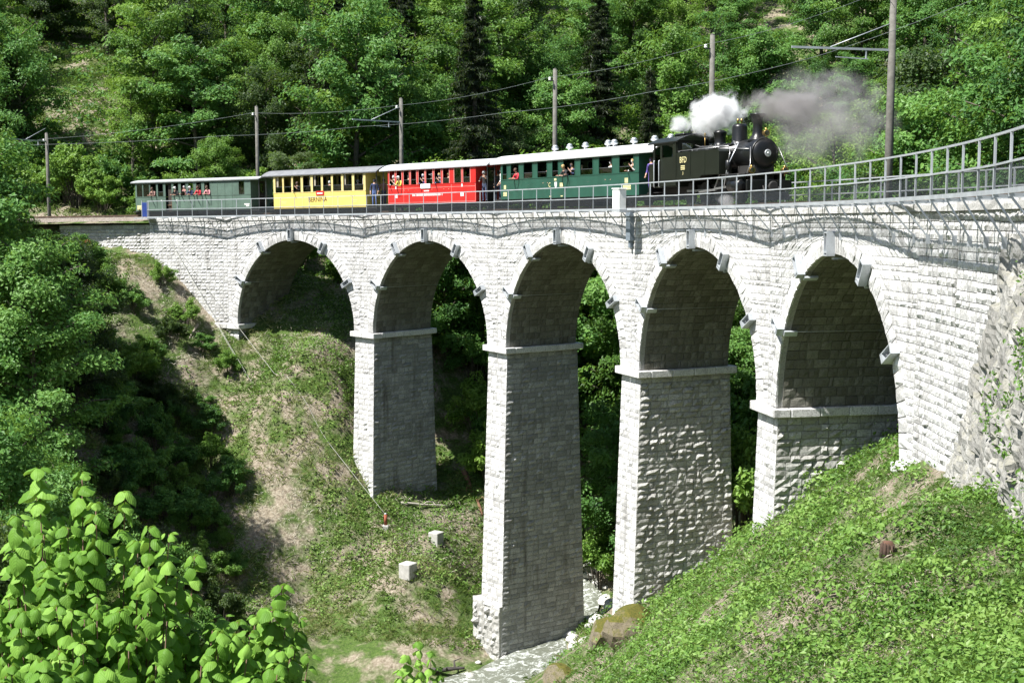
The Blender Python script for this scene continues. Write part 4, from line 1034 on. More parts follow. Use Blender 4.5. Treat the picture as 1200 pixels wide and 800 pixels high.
# ---------------------------------------------------------------- people
def skin_body(J, E, tubes):
    """J: name -> (pos, radius); E: edges; one continuous surface"""
    names = list(J); me = bpy.data.meshes.new('body'); me.from_pydata([J[n][0] for n in names], [(names.index(a), names.index(b)) for a, b in E], [])
    o = bpy.data.objects.new('tmp', me); col.objects.link(o)
    o.modifiers.new('s', 'SKIN'); o.modifiers.new('u', 'SUBSURF').levels = 1
    for i, n in enumerate(names):
        sv = me.skin_vertices[0].data[i]; r = J[n][1]; sv.radius = r if isinstance(r, tuple) else (r, r); sv.use_root = (n == 'pelvis')
    dg = bpy.context.evaluated_depsgraph_get(); dg.update(); out = bpy.data.meshes.new_from_object(o.evaluated_get(dg)); bpy.data.objects.remove(o)
    V = np.array([v.co for v in out.vertices]); faces = [tuple(p.vertices) for p in out.polygons]
    P = [np.array(J[n][0]) for n in names]
    reg = {'head': 0, 'neck': 0, 'crown': 0, 'wl': 0, 'wr': 0, 'hl': 0, 'hr': 0, 'kl': 2, 'kr': 2, 'al': 2, 'ar': 2, 'tl': 3, 'tr': 3, 'pelvis': 2, 'ul': 2, 'ur': 2}
    mi = []
    for f in faces:
        c = V[list(f)].mean(0); d = [np.linalg.norm(c-p) for p in P]; mi.append(reg.get(names[int(np.argmin(d))], 1))
    m = MB()
    for pts, r in tubes: m.tube(pts, r, 5)
    b = len(V); V = np.concatenate([V, np.array(m.v)]) if m.v else V
    faces += [tuple(i+b for i in f) for f in m.f]; mi += [0]*len(m.f)
    hx = np.array(J['head'][0]); f0 = np.array(J['face'][0]) if 'face' in J else hx+np.array([0, -.1, 0])
    e = MB()
    for s in (-1, 1): e.lathe([(.004, -.006), (.013, 0), (.004, .006)], tuple(hx+np.array([s*.035, -.098, .02])), 'y', 6)
    e.bar(tuple(hx+np.array([-.025, -.097, -.05])), tuple(hx+np.array([.025, -.097, -.05])), .012, .012)
    b = len(V); V = np.concatenate([V, np.array(e.v)]); faces += [tuple(i+b for i in f) for f in e.f]; mi += [3]*len(e.f)
    me2 = bpy.data.meshes.new('person_body'); me2.from_pydata([tuple(v) for v in V], [], faces); me2.polygons.foreach_set('material_index', mi); me2.polygons.foreach_set('use_smooth', [True]*len(faces)); me2.update()
    for i in range(4): me2.materials.append(M_INT)
    return me2, hx
E_ = [('pelvis', 'spine'), ('spine', 'chest'), ('chest', 'neck'), ('neck', 'head'), ('head', 'crown'), ('head', 'nose'), ('chest', 'sl'), ('sl', 'el'), ('el', 'wl'), ('wl', 'hl'), ('chest', 'sr'), ('sr', 'er'), ('er', 'wr'), ('wr', 'hr'),
      ('pelvis', 'ul'), ('ul', 'kl'), ('kl', 'al'), ('al', 'tl'), ('pelvis', 'ur'), ('ur', 'kr'), ('kr', 'ar'), ('ar', 'tr')]
def pose(pel, lean, arm, legs):
    px, py, pz = pel; J = {}
    up = lambda d: (px, py-lean*d, pz+d*math.sqrt(max(.1, 1-lean*lean)))
    J['pelvis'] = (pel, (.15, .11)); J['spine'] = (up(.2), (.14, .10)); J['chest'] = (up(.42), (.155, .11)); J['neck'] = (up(.56), .055); hx = up(.70); hx = (hx[0], hx[1]-.02, hx[2]); J['head'] = (hx, (.078, .095)); J['crown'] = ((hx[0], hx[1]+.01, hx[2]+.09), (.062, .075)); J['nose'] = ((hx[0], hx[1]-.085, hx[2]-.01), .016)
    c = up(.47)
    for s, a in ((-1, 'l'), (1, 'r')):
        sh = (c[0]+s*.19, c[1], c[2]); J['s'+a] = (sh, .062); (e, w_, h_) = arm(s, sh); J['e'+a] = (e, .045); J['w'+a] = (w_, .03); J['h'+a] = (h_, (.036, .022))
        k_, an, to = legs(s); J['u'+a] = ((px+s*.095, py, pz-.06), .085); J['k'+a] = (k_, .06); J['a'+a] = (an, .04); J['t'+a] = (to, .035)
    T = []
    for s, a in ((-1, 'l'), (1, 'r')):
        h_ = Vector(J['h'+a][0]); w_ = Vector(J['w'+a][0]); d = (h_-w_).normalized(); sd_ = d.cross(Vector((0, 0, 1)) if abs(d.z) < .8 else Vector((0, 1, 0))).normalized()
        for i, L in enumerate((.055, .07, .075, .065)):
            b = h_+sd_*(.018*(i-1.5))+d*.01; q = b+d*L*.6; T.append(([b, q, q+d*L*.3+Vector((0, 0, -.02))], [.009, .008, .006]))
        b = w_.lerp(h_, .5); T.append(([b, b+sd_*.035*s+d*.03, b+sd_*.045*s+d*.06], [.010, .009, .007]))
    return skin_body(J, E_, T)
stand_legs = lambda s: ((s*.10, -.02, .50), (s*.10, .02, .09), (s*.12, -.15, .04))
sit_legs = lambda s: ((s*.11, -.42, .50), (s*.11, -.42, .10), (s*.12, -.58, .05))
arm_down = lambda s, p: ((p[0]+s*.07, p[1]+.03, p[2]-.29), (p[0]+s*.05, p[1]-.12, p[2]-.50), (p[0]+s*.04, p[1]-.17, p[2]-.56))
arm_sill = lambda s, p: ((p[0]+s*.07, p[1]-.12, p[2]-.27), (p[0]-s*.05, p[1]-.34, p[2]-.24), (p[0]-s*.09, p[1]-.41, p[2]-.24))
arm_up = lambda s, p: ((p[0]+s*.10, p[1]-.15, p[2]-.24), (p[0]-s*.02, p[1]-.30, p[2]-.02), (p[0]-s*.06, p[1]-.33, p[2]+.05)) if s > 0 else arm_sill(s, p)
POSES = {'stand': pose((0, 0, .94), .03, arm_down, stand_legs), 'lean': pose((0, 0, .93), .42, arm_sill, stand_legs), 'photo': pose((0, 0, .94), .15, arm_up, stand_legs), 'sit': pose((0, 0, .52), .05, arm_sill, sit_legs)}
def hair_mesh(cap):
    m = MB(); n = 10; rows = [(.0, .125), (.055, .112), (.085, .08), (.094, .035), (.092, -.02 if not cap else .02)]
    for r, z in rows: pass
    m.lathe([(.012, .128), (.055, .114), (.086, .08), (.097, .035), (.094, -.03), (.08, -.06)], (0, .018, 0), 'z', 12)
    if cap: m.prism([(-.07, -.19), (.07, -.19), (.09, -.05), (-.09, -.05)], .035, .05, 'z')
    return m.mesh('hair')
HAIR = {False: hair_mesh(False), True: hair_mesh(True)}
M_SKIN = paint('skin', (.50, .30, .21), .55, 0, .08, 8, .05); M_SHOE = paint('dark_leather', (.02, .018, .016), .5)
CL = {n: paint('cloth_'+n, c, .9, 0, .15, 8, .1) for n, c in dict(white=(.72, .72, .70), black=(.02, .02, .022), navy=(.03, .045, .11), purple=(.10, .07, .28), red=(.50, .03, .05), pink=(.62, .25, .28), yellow=(.60, .48, .08), grey=(.26, .27, .28), green=(.12, .30, .18), blue=(.10, .16, .36), denim=(.06, .08, .14), plaid=(.28, .16, .14)).items()}
HR = {n: paint('hair_'+n, c, .7, 0, .2, 20, .1) for n, c in dict(brown=(.07, .04, .022), black=(.015, .012, .01), grey=(.42, .42, .42), blond=(.40, .27, .11), white=(.75, .75, .73)).items()}
def person(pkey, car, u, where, shirt, hair, label, cap=False, trousers='denim', turn=0.0, x=None, floor=None, y=None):
    me, hx = POSES[pkey]; r = car['root']; 
    zf = car['zf'] if floor is None else floor
    if x is None: x = car['X'](u)
    if y is None: y = {'in': -HALF+.24, 'out': -HALF+.18, 'deep': -.5, 'plat': -.95}[where]
    if pkey == 'sit': turn += 1.4; y = min(y+.1, -.85)
    R_ = Matrix.LocRotScale(r.location, r.rotation_euler, None)
    o = empty('person', R_ @ Vector((x, y, zf)), r.rotation_euler.z+turn, label=label, cat='person', group=None)
    o.scale = (1.1, 1.1, 1.1)
    b = link('body', me, None, o)
    for i, mt in enumerate((M_SKIN, CL[shirt], CL[trousers], M_SHOE)):
        b.material_slots[i].link = 'OBJECT'; b.material_slots[i].material = mt
    h = link('hat' if cap else 'hair', HAIR[cap], None, o); h.location = hx
    if not h.material_slots: h.data.materials.append(M_INT)
    h.material_slots[0].link = 'OBJECT'; h.material_slots[0].material = HR[hair] if not cap else CL[shirt if shirt in ('white', 'red') else 'white']
    return o
P_ = c1
person('lean', P_, cx2(262), 'out', 'plaid', 'brown', 'person in checked shirt leaning from window by the pale carriage doorway')
person('lean', P_, cx2(446), 'out', 'black', 'white', 'white-capped person in black leaning out just beyond the pale carriage doorway', cap=True)
person('photo', P_, cx2(503), 'in', 'pink', 'grey', 'person in pink holding a hand up in pale carriage window')
person('lean', P_, cx2(563), 'out', 'navy', 'white', 'person in navy with white cap leaning from pale carriage', cap=True)
person('lean', P_, cx2(625), 'out', 'red', 'brown', 'person in red leaning out of the pale carriage')
person('lean', P_, cx2(692), 'in', 'pink', 'brown', 'person in pink beside the blank panels of the pale carriage')
P_ = c2
person('photo', P_, cx3(312), 'in', 'black', 'brown', 'person in black at third window of the yellow carriage')
person('stand', P_, cx3(562), 'in', 'white', 'grey', 'person in white standing at yellow carriage window beside the red plate')
person('sit', P_, cx3(480), 'in', 'red', 'brown', 'person in red sitting behind the red plate in yellow carriage')
person('stand', P_, cx3(735), 'deep', 'white', 'grey', 'person in white at last but one yellow carriage window')
person('sit', P_, cx3(240), 'in', 'grey', 'brown', 'person in grey sitting near the rear of the yellow carriage')
hl = c2['hl']
person('stand', P_, 0, 'plat', 'navy', 'black', 'person in navy and jeans on the yellow carriage end platform', x=hl+.55, y=-.95, trousers='blue', turn=.6)
person('stand', P_, 0, 'plat', 'plaid', 'brown', 'person in checked shirt on the end platform beside the yellow carriage door', x=hl+.75, y=-.25, turn=.9)
P_ = c3
for u, ps, sh, ha, cp, lab in ((190, 'photo', 'white', 'grey', False, 'person in white at rearmost red carriage window'), (248, 'lean', 'yellow', 'white', True, 'person in yellow leaning from the red carriage'), (306, 'stand', 'black', 'black', False, 'person in black standing inside the red carriage'),
        (430, 'photo', 'purple', 'grey', False, 'person in purple above the white board of the red carriage'), (492, 'stand', 'grey', 'white', True, 'person in grey with white hat beside the white board'), (556, 'photo', 'blue', 'blond', False, 'fair-haired person in blue in the red carriage'), (620, 'stand', 'black', 'blond', False, 'fair-haired person in black in the red carriage'), (365, 'sit', 'green', 'brown', False, 'person in green sitting in the red carriage')):
    person(ps, P_, cx4(u), 'in', sh, ha, lab, cap=cp)
hl = c3['hl']
person('photo', P_, 0, 'plat', 'black', 'grey', 'grey-haired person in black on the red carriage end platform', x=hl+.5, y=-.95, turn=.4)
person('stand', P_, 0, 'plat', 'black', 'black', 'person in black waiting on the red carriage end platform', x=hl+.9, y=-.2, turn=.9)
P_ = c4
person('stand', P_, 0, 'plat', 'white', 'brown', 'person in white on the rear platform of the dark green carriage', x=-c4['hl']-.5, y=-.9, turn=-.3)
for u, wh, ps, sh, ha, lab in ((185, 'in', 'lean', 'red', 'brown', 'person in red leaning at second window of the green carriage'), (262, 'in', 'sit', 'grey', 'black', 'person in grey sitting in the green carriage'), (392, 'in', 'stand', 'plaid', 'grey', 'grey-haired person in checked shirt in the green carriage'),
        (527, 'out', 'lean', 'black', 'blond', 'person in black leaning far out above the carriage crest'), (560, 'in', 'photo', 'navy', 'brown', 'person in navy with raised hand in the green carriage'), (668, 'in', 'sit', 'pink', 'blond', 'person in pink sitting in the green carriage'),
        (770, 'in', 'sit', 'green', 'brown', 'person in light green sitting in the green carriage'), (800, 'in', 'stand', 'white', 'brown', 'person in white standing in the green carriage'), (905, 'in', 'sit', 'pink', 'brown', 'person in pink sitting behind the foremost green carriage window'), (938, 'in', 'photo', 'white', 'blond', 'fair-haired person in white holding up a hand')):
    person(ps, P_, cx5(u), wh, sh, ha, lab)
person('stand', P_, 0, 'plat', 'purple', 'brown', 'person in purple overalls on the platform behind the locomotive', x=c4['hl']+.75, y=-1.0, trousers='purple', turn=.3)
person('stand', dict(root=loco, zf=.95), 0, 'in', 'denim', 'black', 'driver in dark clothes inside the locomotive cab', x=-3.0, y=-.75, floor=.96)
# ---------------------------------------------------------------- trees
M_LEAF = [leafmat('beech_leaves', (.048, .110, .018), (.105, .215, .034), (.185, .310, .058)),
          leafmat('maple_leaves', (.034, .095, .022), (.078, .190, .040), (.145, .280, .064)),
          leafmat('yellow_green_leaves', (.055, .115, .016), (.120, .225, .030), (.195, .310, .055)),
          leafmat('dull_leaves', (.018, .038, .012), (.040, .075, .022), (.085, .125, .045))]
M_NEEDLE = leafmat('spruce_needles', (.008, .016, .007), (.022, .036, .014), (.055, .070, .025), .12)
def leaves_mesh(C, Nn, size, tone, aspect=.55, fold=.18, name='leaves', droop=None):
    """one folded diamond per leaf"""
    n = len(C); t = rng.normal(size=(n, 3)); t -= (t*Nn).sum(1, keepdims=True)*Nn
    if droop is not None: t = t+droop; t -= (t*Nn).sum(1, keepdims=True)*Nn*.5
    t /= np.linalg.norm(t, axis=1, keepdims=True)+1e-9; s = np.cross(Nn, t)
    a = (size*.5)[:, None]; b = a*aspect
    V = np.stack([C-t*a, C+s*b+Nn*a*fold, C+t*a-Nn*a*.12, C-s*b+Nn*a*fold], 1).reshape(-1, 3)
    Fq = np.arange(4*n).reshape(n, 4)
    return mesh_np(name, V, Fq, tone=np.repeat(tone, 4))
def unit(v): return v/(np.linalg.norm(v, axis=-1, keepdims=True)+1e-9)
def broadleaf(seed, H, R, base, nlimb, per, leaf, spray=1.0, upw=.35, flat=.28, prof=(.35, 1.0)):
    g = np.random.default_rng(seed); m = MB(); C = []; NN = []; TN = []; SZ = []
    lean = g.normal(0, .02, 2); tr = []
    for i in range(7):
        z = H*.93*i/6; tr.append((lean[0]*z+g.normal(0, .05)*(i > 0), lean[1]*z+g.normal(0, .05)*(i > 0), z))
    r0 = .016*H+.03
    m.tube([(0, 0, -1.0)]+tr, [r0*1.25]+[r0*(1-.9*i/6)+.012 for i in range(7)], 8)
    for l in range(nlimb):
        t = (l+g.random())/nlimb; z = base*H+(1-base)*H*.95*t
        q = 2.399*l+g.normal(0, .3)
        pr = math.sin(math.pi*(.22+.66*t))**.6 if t < .97 else .4
        L = R*max(.22, pr)*g.uniform(.72, 1.15)
        up = upw+.55*t+g.normal(0, .08)
        d = np.array([math.cos(q), math.sin(q), up]); d /= np.linalg.norm(d)
        b = np.array([lean[0]*z, lean[1]*z, z]); pts = []
        for i in range(5):
            f = i/4; pts.append(tuple(b+d*L*f+np.array([0, 0, -.10*L*f*f])+g.normal(0, .05*L*.3, 3)*f))
        m.tube(pts, [r0*.42*(1-t*.5)*(1-.85*i/4)+.008 for i in range(5)], 5)
        ns = max(3, int(L*1.5))
        for s_ in range(ns):
            f = .30+.72*(s_+g.random()*.6)/ns; p = b+d*L*f+np.array([0, 0, -.10*L*f*f])+g.normal(0, .22*L*.35, 3)*np.array([1, 1, .55])
            rr = spray*g.uniform(.65, 1.25)*(1.15-.35*f); n_ = int(per*rr*rr*g.uniform(.7, 1.2))
            th = g.random(n_)*2*math.pi; ra = np.sqrt(g.random(n_))*rr
            o = np.stack([ra*np.cos(th), ra*np.sin(th), g.normal(0, flat*rr*.5, n_)-.22*ra*ra/rr], 1)
            tilt = d*g.uniform(-.3, .3); o[:, 2] += o[:, 0]*tilt[0]+o[:, 1]*tilt[1]
            C.append(p+o); nn = np.stack([o[:, 0]/rr*.45+d[0]*.55, o[:, 1]/rr*.45+d[1]*.55, np.full(n_, .62)], 1)+g.normal(0, .40, (n_, 3)); NN.append(unit(nn))
            TN.append(np.clip(g.normal(.5, .16)+g.normal(0, .13, n_), 0, 1)); SZ.append(leaf*g.uniform(.65, 1.35, n_))
    return m.mesh('trunk'), leaves_mesh(np.concatenate(C), np.concatenate(NN), np.concatenate(SZ), np.concatenate(TN), name='crown')
def spruce(seed, H, R, leaf=.42):
    g = np.random.default_rng(seed); m = MB(); C = []; NN = []; TN = []; SZ = []
    m.tube([(0, 0, -1), (0, 0, H*.5), (0, 0, H)], [.017*H, .010*H, .015], 8)
    z = H*.08
    while z < H*.985:
        t = z/H; n = 6
        for i in range(n):
            q = g.random()*6.283; L = R*(1-t)**.8*g.uniform(.65, 1.15)+.25
            d = np.array([math.cos(q), math.sin(q), 0]); e = np.array([-d[1], d[0], 0])
            if L > 1: m.tube([(0, 0, z), tuple(d*L*.5+np.array([0, 0, z-.06*L])), tuple(d*L+np.array([0, 0, z-.16*L]))], [.03, .02, .008], 4)
            k = int(70*L/1.6)+8; f = g.random(k)**.7; side = g.normal(0, .16, k)*L*(1.1-f*.6)
            P = d*(f*L)[:, None]+e*side[:, None]; P[:, 2] = z-.05*L*f-.14*L*f*f-np.abs(g.normal(0, .16, k))*(1.2-f)*1.1
            C.append(P); nn = unit(np.stack([d[0]*.5+g.normal(0, .35, k), d[1]*.5+g.normal(0, .35, k), .55+g.normal(0, .3, k)], 1)); NN.append(nn)
            TN.append(np.clip(.45+g.normal(0, .2, k), 0, 1)); SZ.append(leaf*g.uniform(.6, 1.3, k))
        z += .30+.25*(1-t)
    C = np.concatenate(C); return m.mesh('trunk'), leaves_mesh(C, np.concatenate(NN), np.concatenate(SZ), np.concatenate(TN), aspect=.24, name='crown', droop=np.array([0, 0, -1.1]))
def bush(seed, H, R, nst, per, leaf, upw=1.6):
    g = np.random.default_rng(seed); m = MB(); C = []; NN = []; TN = []; SZ = []
    for l in range(nst):
        q = g.random()*6.283; t = math.sqrt(g.random()); d = np.array([math.cos(q)*t*R, math.sin(q)*t*R, H*(1-.55*t*t)*g.uniform(.75, 1.08)])
        mid = d*np.array([.4, .4, .55]); m.tube([(d[0]*.1, d[1]*.1, -.5), tuple(mid), tuple(d)], [.035, .022, .006], 4)
        for s_ in range(5):
            f = .35+.68*(s_+g.random())/5; p = mid*(1-f)+d*f+g.normal(0, .12, 3); rr = R*.22*g.uniform(.7, 1.3); n_ = int(per*g.uniform(.7, 1.3))
            o = unit(g.normal(size=(n_, 3)))*(g.random((n_, 1))**.5)*np.array([1, 1, .6])*rr; C.append(p+o)
            NN.append(unit(o/rr*.6+np.array([0, 0, .7])+g.normal(0, .4, (n_, 3)))); TN.append(np.clip(g.normal(.5, .15)+g.normal(0, .13, n_), 0, 1)); SZ.append(leaf*g.uniform(.65, 1.35, n_))
    return m.mesh('stems'), leaves_mesh(np.concatenate(C), np.concatenate(NN), np.concatenate(SZ), np.concatenate(TN), name='foliage')
PROTO = {}
PROTO['beech'] = [broadleaf(11+i, 12, 5.0, .05, 27, 150, .27, 1.05, .25, .30) for i in range(3)]
PROTO['maple'] = [broadleaf(21+i, 13, 5.2, .05, 28, 160, .27, 1.0, .45, .6) for i in range(3)]
PROTO['airy'] = [broadleaf(31+i, 13, 4.0, .06, 22, 110, .23, .85, .5, .4) for i in range(2)]
PROTO['spruce'] = [spruce(41, 21, 3.3), spruce(42, 14, 2.6)]
PROTO['bush'] = [bush(51+i, 3.2, 1.9, 20, 70, .19) for i in range(3)]
PROTO['fine'] = [broadleaf(61+i, 13, 4.2, .06, 32, 210, .22, 1.05, .35, .4) for i in range(2)]   # nearer trees: smaller, denser leaves
for kd in PROTO:
    for tm, cm in PROTO[kd]: tm.materials.append(M_BARK); cm.materials.append(M_NEEDLE if kd == 'spruce' else M_LEAF[0])
def plant(kind, x, y, s, mat, label, group, name=None, cat='tree', sink=.2, h=1.0, v=None):
    tm, cm = PROTO[kind][rnd.randrange(len(PROTO[kind])) if v is None else v]
    z = gz(x, y)-sink
    nm = name or ('spruce_tree' if kind == 'spruce' else 'bush' if kind == 'bush' else 'broadleaf_tree')
    o = empty(nm, (x, y, z), rnd.uniform(0, 6.28), label=label, cat=cat, group=group); o.scale = (s*rnd.uniform(.9, 1.1), s*rnd.uniform(.9, 1.1), s*h)
    link('stems' if kind == 'bush' else 'trunk', tm, None, o)
    c = link('foliage' if kind == 'bush' else 'crown', cm, None, o)
    if kind != 'spruce': c.material_slots[0].link = 'OBJECT'; c.material_slots[0].material = M_LEAF[mat]
    return o
def at_px(u, d): return (u-600)/F_PX*d, d
LB = {'beech': 'beech-like tree with layered light green sprays in the forest behind the viaduct', 'maple': 'full-crowned mid green tree in the forest behind the viaduct', 'airy': 'slender open-crowned tree in the forest behind the viaduct'}
# forest behind the track, thinned dart throwing
pts = []
def corridor(x, y):
    rho = math.hypot(x-CX, y-CY)-RAD; k = (math.atan2(y-CY, -(x-CX))-TH0)/DTH
    return rho, k
tries = 0
while len(pts) < 285 and tries < 60000:
    tries += 1
    y = 40+165*rnd.random(); x = rnd.uniform(-.46*y-6, .46*y+8)
    if y > 200: continue
    o_, k = corridor(x, y)
    if o_ < WID+6.5 or k < -5: continue
    if abs(x-(-48)) < 7 and 138 < y < 158: continue                     # the small meadow
    u_ = 600+F_PX*x/y
    if 38 < u_ < 150 and 119 < y < 160: continue
    md = 3.5+max(0, o_-10)*.022
    if any((x-a)**2+(y-b)**2 < md*md for a, b in pts): continue
    pts.append((x, y))
for x, y in pts:
    o_, k = corridor(x, y); r = rnd.random()
    kd = 'beech' if r < .48 else 'maple' if r < .85 else 'airy'
    mat = rnd.choice((0, 0, 0, 1, 1, 1, 2, 3)) if kd != 'airy' else rnd.choice((2, 3, 0, 1)); u_ = 600+F_PX*x/y
    s = rnd.uniform(.60, 1.28)*(.8 if o_ < 13 else 1.05)
    nr_ = y < 88
    if nr_: mat = rnd.choice((1, 1, 3, 0)); s *= .95
    plant('fine' if nr_ else kd, x, y, s, mat, 'dense tree close behind the fence beyond the locomotive' if nr_ else LB[kd], 'trees close behind the fence' if nr_ else 'forest trees behind the viaduct: '+kd, h=rnd.uniform(.88, 1.12))
for u, d, s, v, lab in ((557, 111, 1.3, 0, 'tall dark spruce with drooping branches rising behind the red carriage'), (218, 133, .95, 0, 'dark spruce in the forest beyond the pale green carriage'), (330, 150, 1.0, 0, 'dark spruce deep in the forest beyond the yellow carriage'), (20, 128, .9, 1, 'small spruce near the pole at the forest edge'), (395, 128, 1.0, 0, 'dark spruce standing behind the yellow carriage roof'), (470, 138, 1.1, 0, 'dark spruce far behind the red carriage'), (760, 132, 1.0, 0, 'dark spruce behind the steam'), (1110, 92, .8, 0, 'dark spruce beyond the fence end'), (700, 140, 1.1, 0, 'dark spruce far behind the dark green carriage')):
    x, y = at_px(u, d); plant('spruce', x, y, s, 0, lab, None, v=v)
# undergrowth along the far side of the track and through the arches
n = 0; bp = []
while n < 70:
    k = rnd.uniform(-2.6, 6.2); o_ = rnd.uniform(WID+2.6, WID+9)
    if -.2 < k < 4.6 and o_ < WID+3.5: continue
    if any(abs(k-pk_) < .1 and o_ < WID+3 for pk_ in pk): continue
    p = circ(k, o_)
    if any((p.x-a)**2+(p.y-b)**2 < 2.6 for a, b in bp): continue
    bp.append((p.x, p.y)); n += 1
    plant('bush', p.x, p.y, rnd.uniform(.8, 1.5), rnd.choice((0, 0, 2, 1)), 'bright green bush in the undergrowth along the far side of the track', 'bushes behind the track', cat='bush', h=rnd.uniform(.9, 1.4))
for u, d, s, mt, lab in ((540, 108, 1.5, 0, 'bush on the bank seen through the second arch'), (525, 112, 1.3, 1, 'upper bush on the bank seen through the second arch'), (556, 105, 1.1, 1, 'dark bush low behind the second arch'), (704, 113, 1.7, 0, 'bright bush seen through the third arch'), (716, 109, 1.5, 0, 'leafy bush behind the third arch'), (690, 106, 1.7, 1, 'bush high on the bank behind the third arch'),
        (868, 78, 1.7, 1, 'bush filling the fourth arch opening'), (880, 84, 1.9, 0, 'upper bush behind the fourth arch'), (872, 72, 1.5, 0, 'low bush behind the fourth arch'), (1060, 58, 1.2, 2, 'bush glimpsed beside the right abutment'), (385, 115, 1.2, 0, 'bush on the bank seen through the first arch')):
    x, y = at_px(u, d); plant('bush', x, y, s, mt, lab, None, cat='bush', h=1.35)
for u, d, s, mt, lab in ((700, 118, .8, 1, 'tree rising behind the third arch'), (872, 96, .8, 0, 'tree rising behind the fourth arch'), (1075, 66, .62, 1, 'tree behind the right abutment'), (540, 124, .8, 0, 'tree rising behind the second arch'), (905, 122, .9, 1, 'tree on the hillside beyond the smoke'), (890, 135, 1.0, 0, 'taller tree on the hillside beyond the steam'), (925, 140, 1.05, 1, 'tree high on the hillside beyond the smoke'), (918, 108, .8, 0, 'tree on the lower hillside beyond the smoke'), (900, 155, 1.1, 1, 'tree far up the hillside beyond the smoke')):
    x, y = at_px(u, d); plant('maple', x, y, s, mt, lab, None)
# left bank: near dark trees and shrubs
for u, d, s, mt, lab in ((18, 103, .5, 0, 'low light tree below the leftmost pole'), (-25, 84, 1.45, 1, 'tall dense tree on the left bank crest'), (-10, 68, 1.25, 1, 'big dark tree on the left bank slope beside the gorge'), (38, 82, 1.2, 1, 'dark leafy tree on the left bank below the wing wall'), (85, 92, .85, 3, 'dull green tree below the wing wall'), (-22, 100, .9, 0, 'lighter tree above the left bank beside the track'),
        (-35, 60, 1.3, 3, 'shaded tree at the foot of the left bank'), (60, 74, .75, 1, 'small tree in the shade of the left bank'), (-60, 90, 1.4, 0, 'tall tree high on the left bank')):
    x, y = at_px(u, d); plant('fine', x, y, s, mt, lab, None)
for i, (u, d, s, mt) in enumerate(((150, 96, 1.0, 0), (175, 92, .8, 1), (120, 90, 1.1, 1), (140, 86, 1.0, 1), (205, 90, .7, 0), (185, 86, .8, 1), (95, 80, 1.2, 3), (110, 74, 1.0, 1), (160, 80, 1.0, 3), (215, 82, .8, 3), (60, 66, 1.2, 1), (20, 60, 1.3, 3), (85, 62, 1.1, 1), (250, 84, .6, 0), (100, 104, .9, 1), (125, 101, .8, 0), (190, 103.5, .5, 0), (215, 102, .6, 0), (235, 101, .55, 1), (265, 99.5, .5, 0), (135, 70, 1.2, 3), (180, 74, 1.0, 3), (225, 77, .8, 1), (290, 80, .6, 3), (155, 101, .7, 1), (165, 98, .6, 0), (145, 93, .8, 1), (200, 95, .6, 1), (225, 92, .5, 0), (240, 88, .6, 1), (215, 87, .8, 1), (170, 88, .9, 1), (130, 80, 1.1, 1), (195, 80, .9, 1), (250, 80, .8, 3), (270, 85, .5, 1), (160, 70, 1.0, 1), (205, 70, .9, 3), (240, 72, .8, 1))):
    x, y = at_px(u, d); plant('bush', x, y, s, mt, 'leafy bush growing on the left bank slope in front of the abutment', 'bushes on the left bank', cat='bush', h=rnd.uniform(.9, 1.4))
for k in (-1.5, -1.38, -1.25, -1.12, -1.0, -.88, -.78, -1.45, -1.18, -.95):
    p = circ(k, rnd.uniform(-3.2, -1.2)); plant('bush', p.x, p.y, rnd.uniform(.55, .85), rnd.choice((1, 1, 3)), 'dark bush crowding the foot of the low wing wall', 'bushes below the wing wall', cat='bush')
gb = []
for i in range(400):
    if len(gb) >= 34: break
    u, v = rnd.uniform(120, 300), rnd.uniform(400, 660)
    if u > 215+(v-400)*.32: continue
    p = ground_hit(u, v)
    if any((p.x-a)**2+(p.y-b)**2 < 3.2 for a, b in gb): continue
    gb.append((p.x, p.y)); plant('bush', p.x, p.y, rnd.uniform(.45, .85), rnd.choice((1, 1, 0, 3)), 'leafy bush growing on the left bank slope in front of the abutment', 'bushes on the left bank', cat='bush', h=rnd.uniform(.8, 1.3))
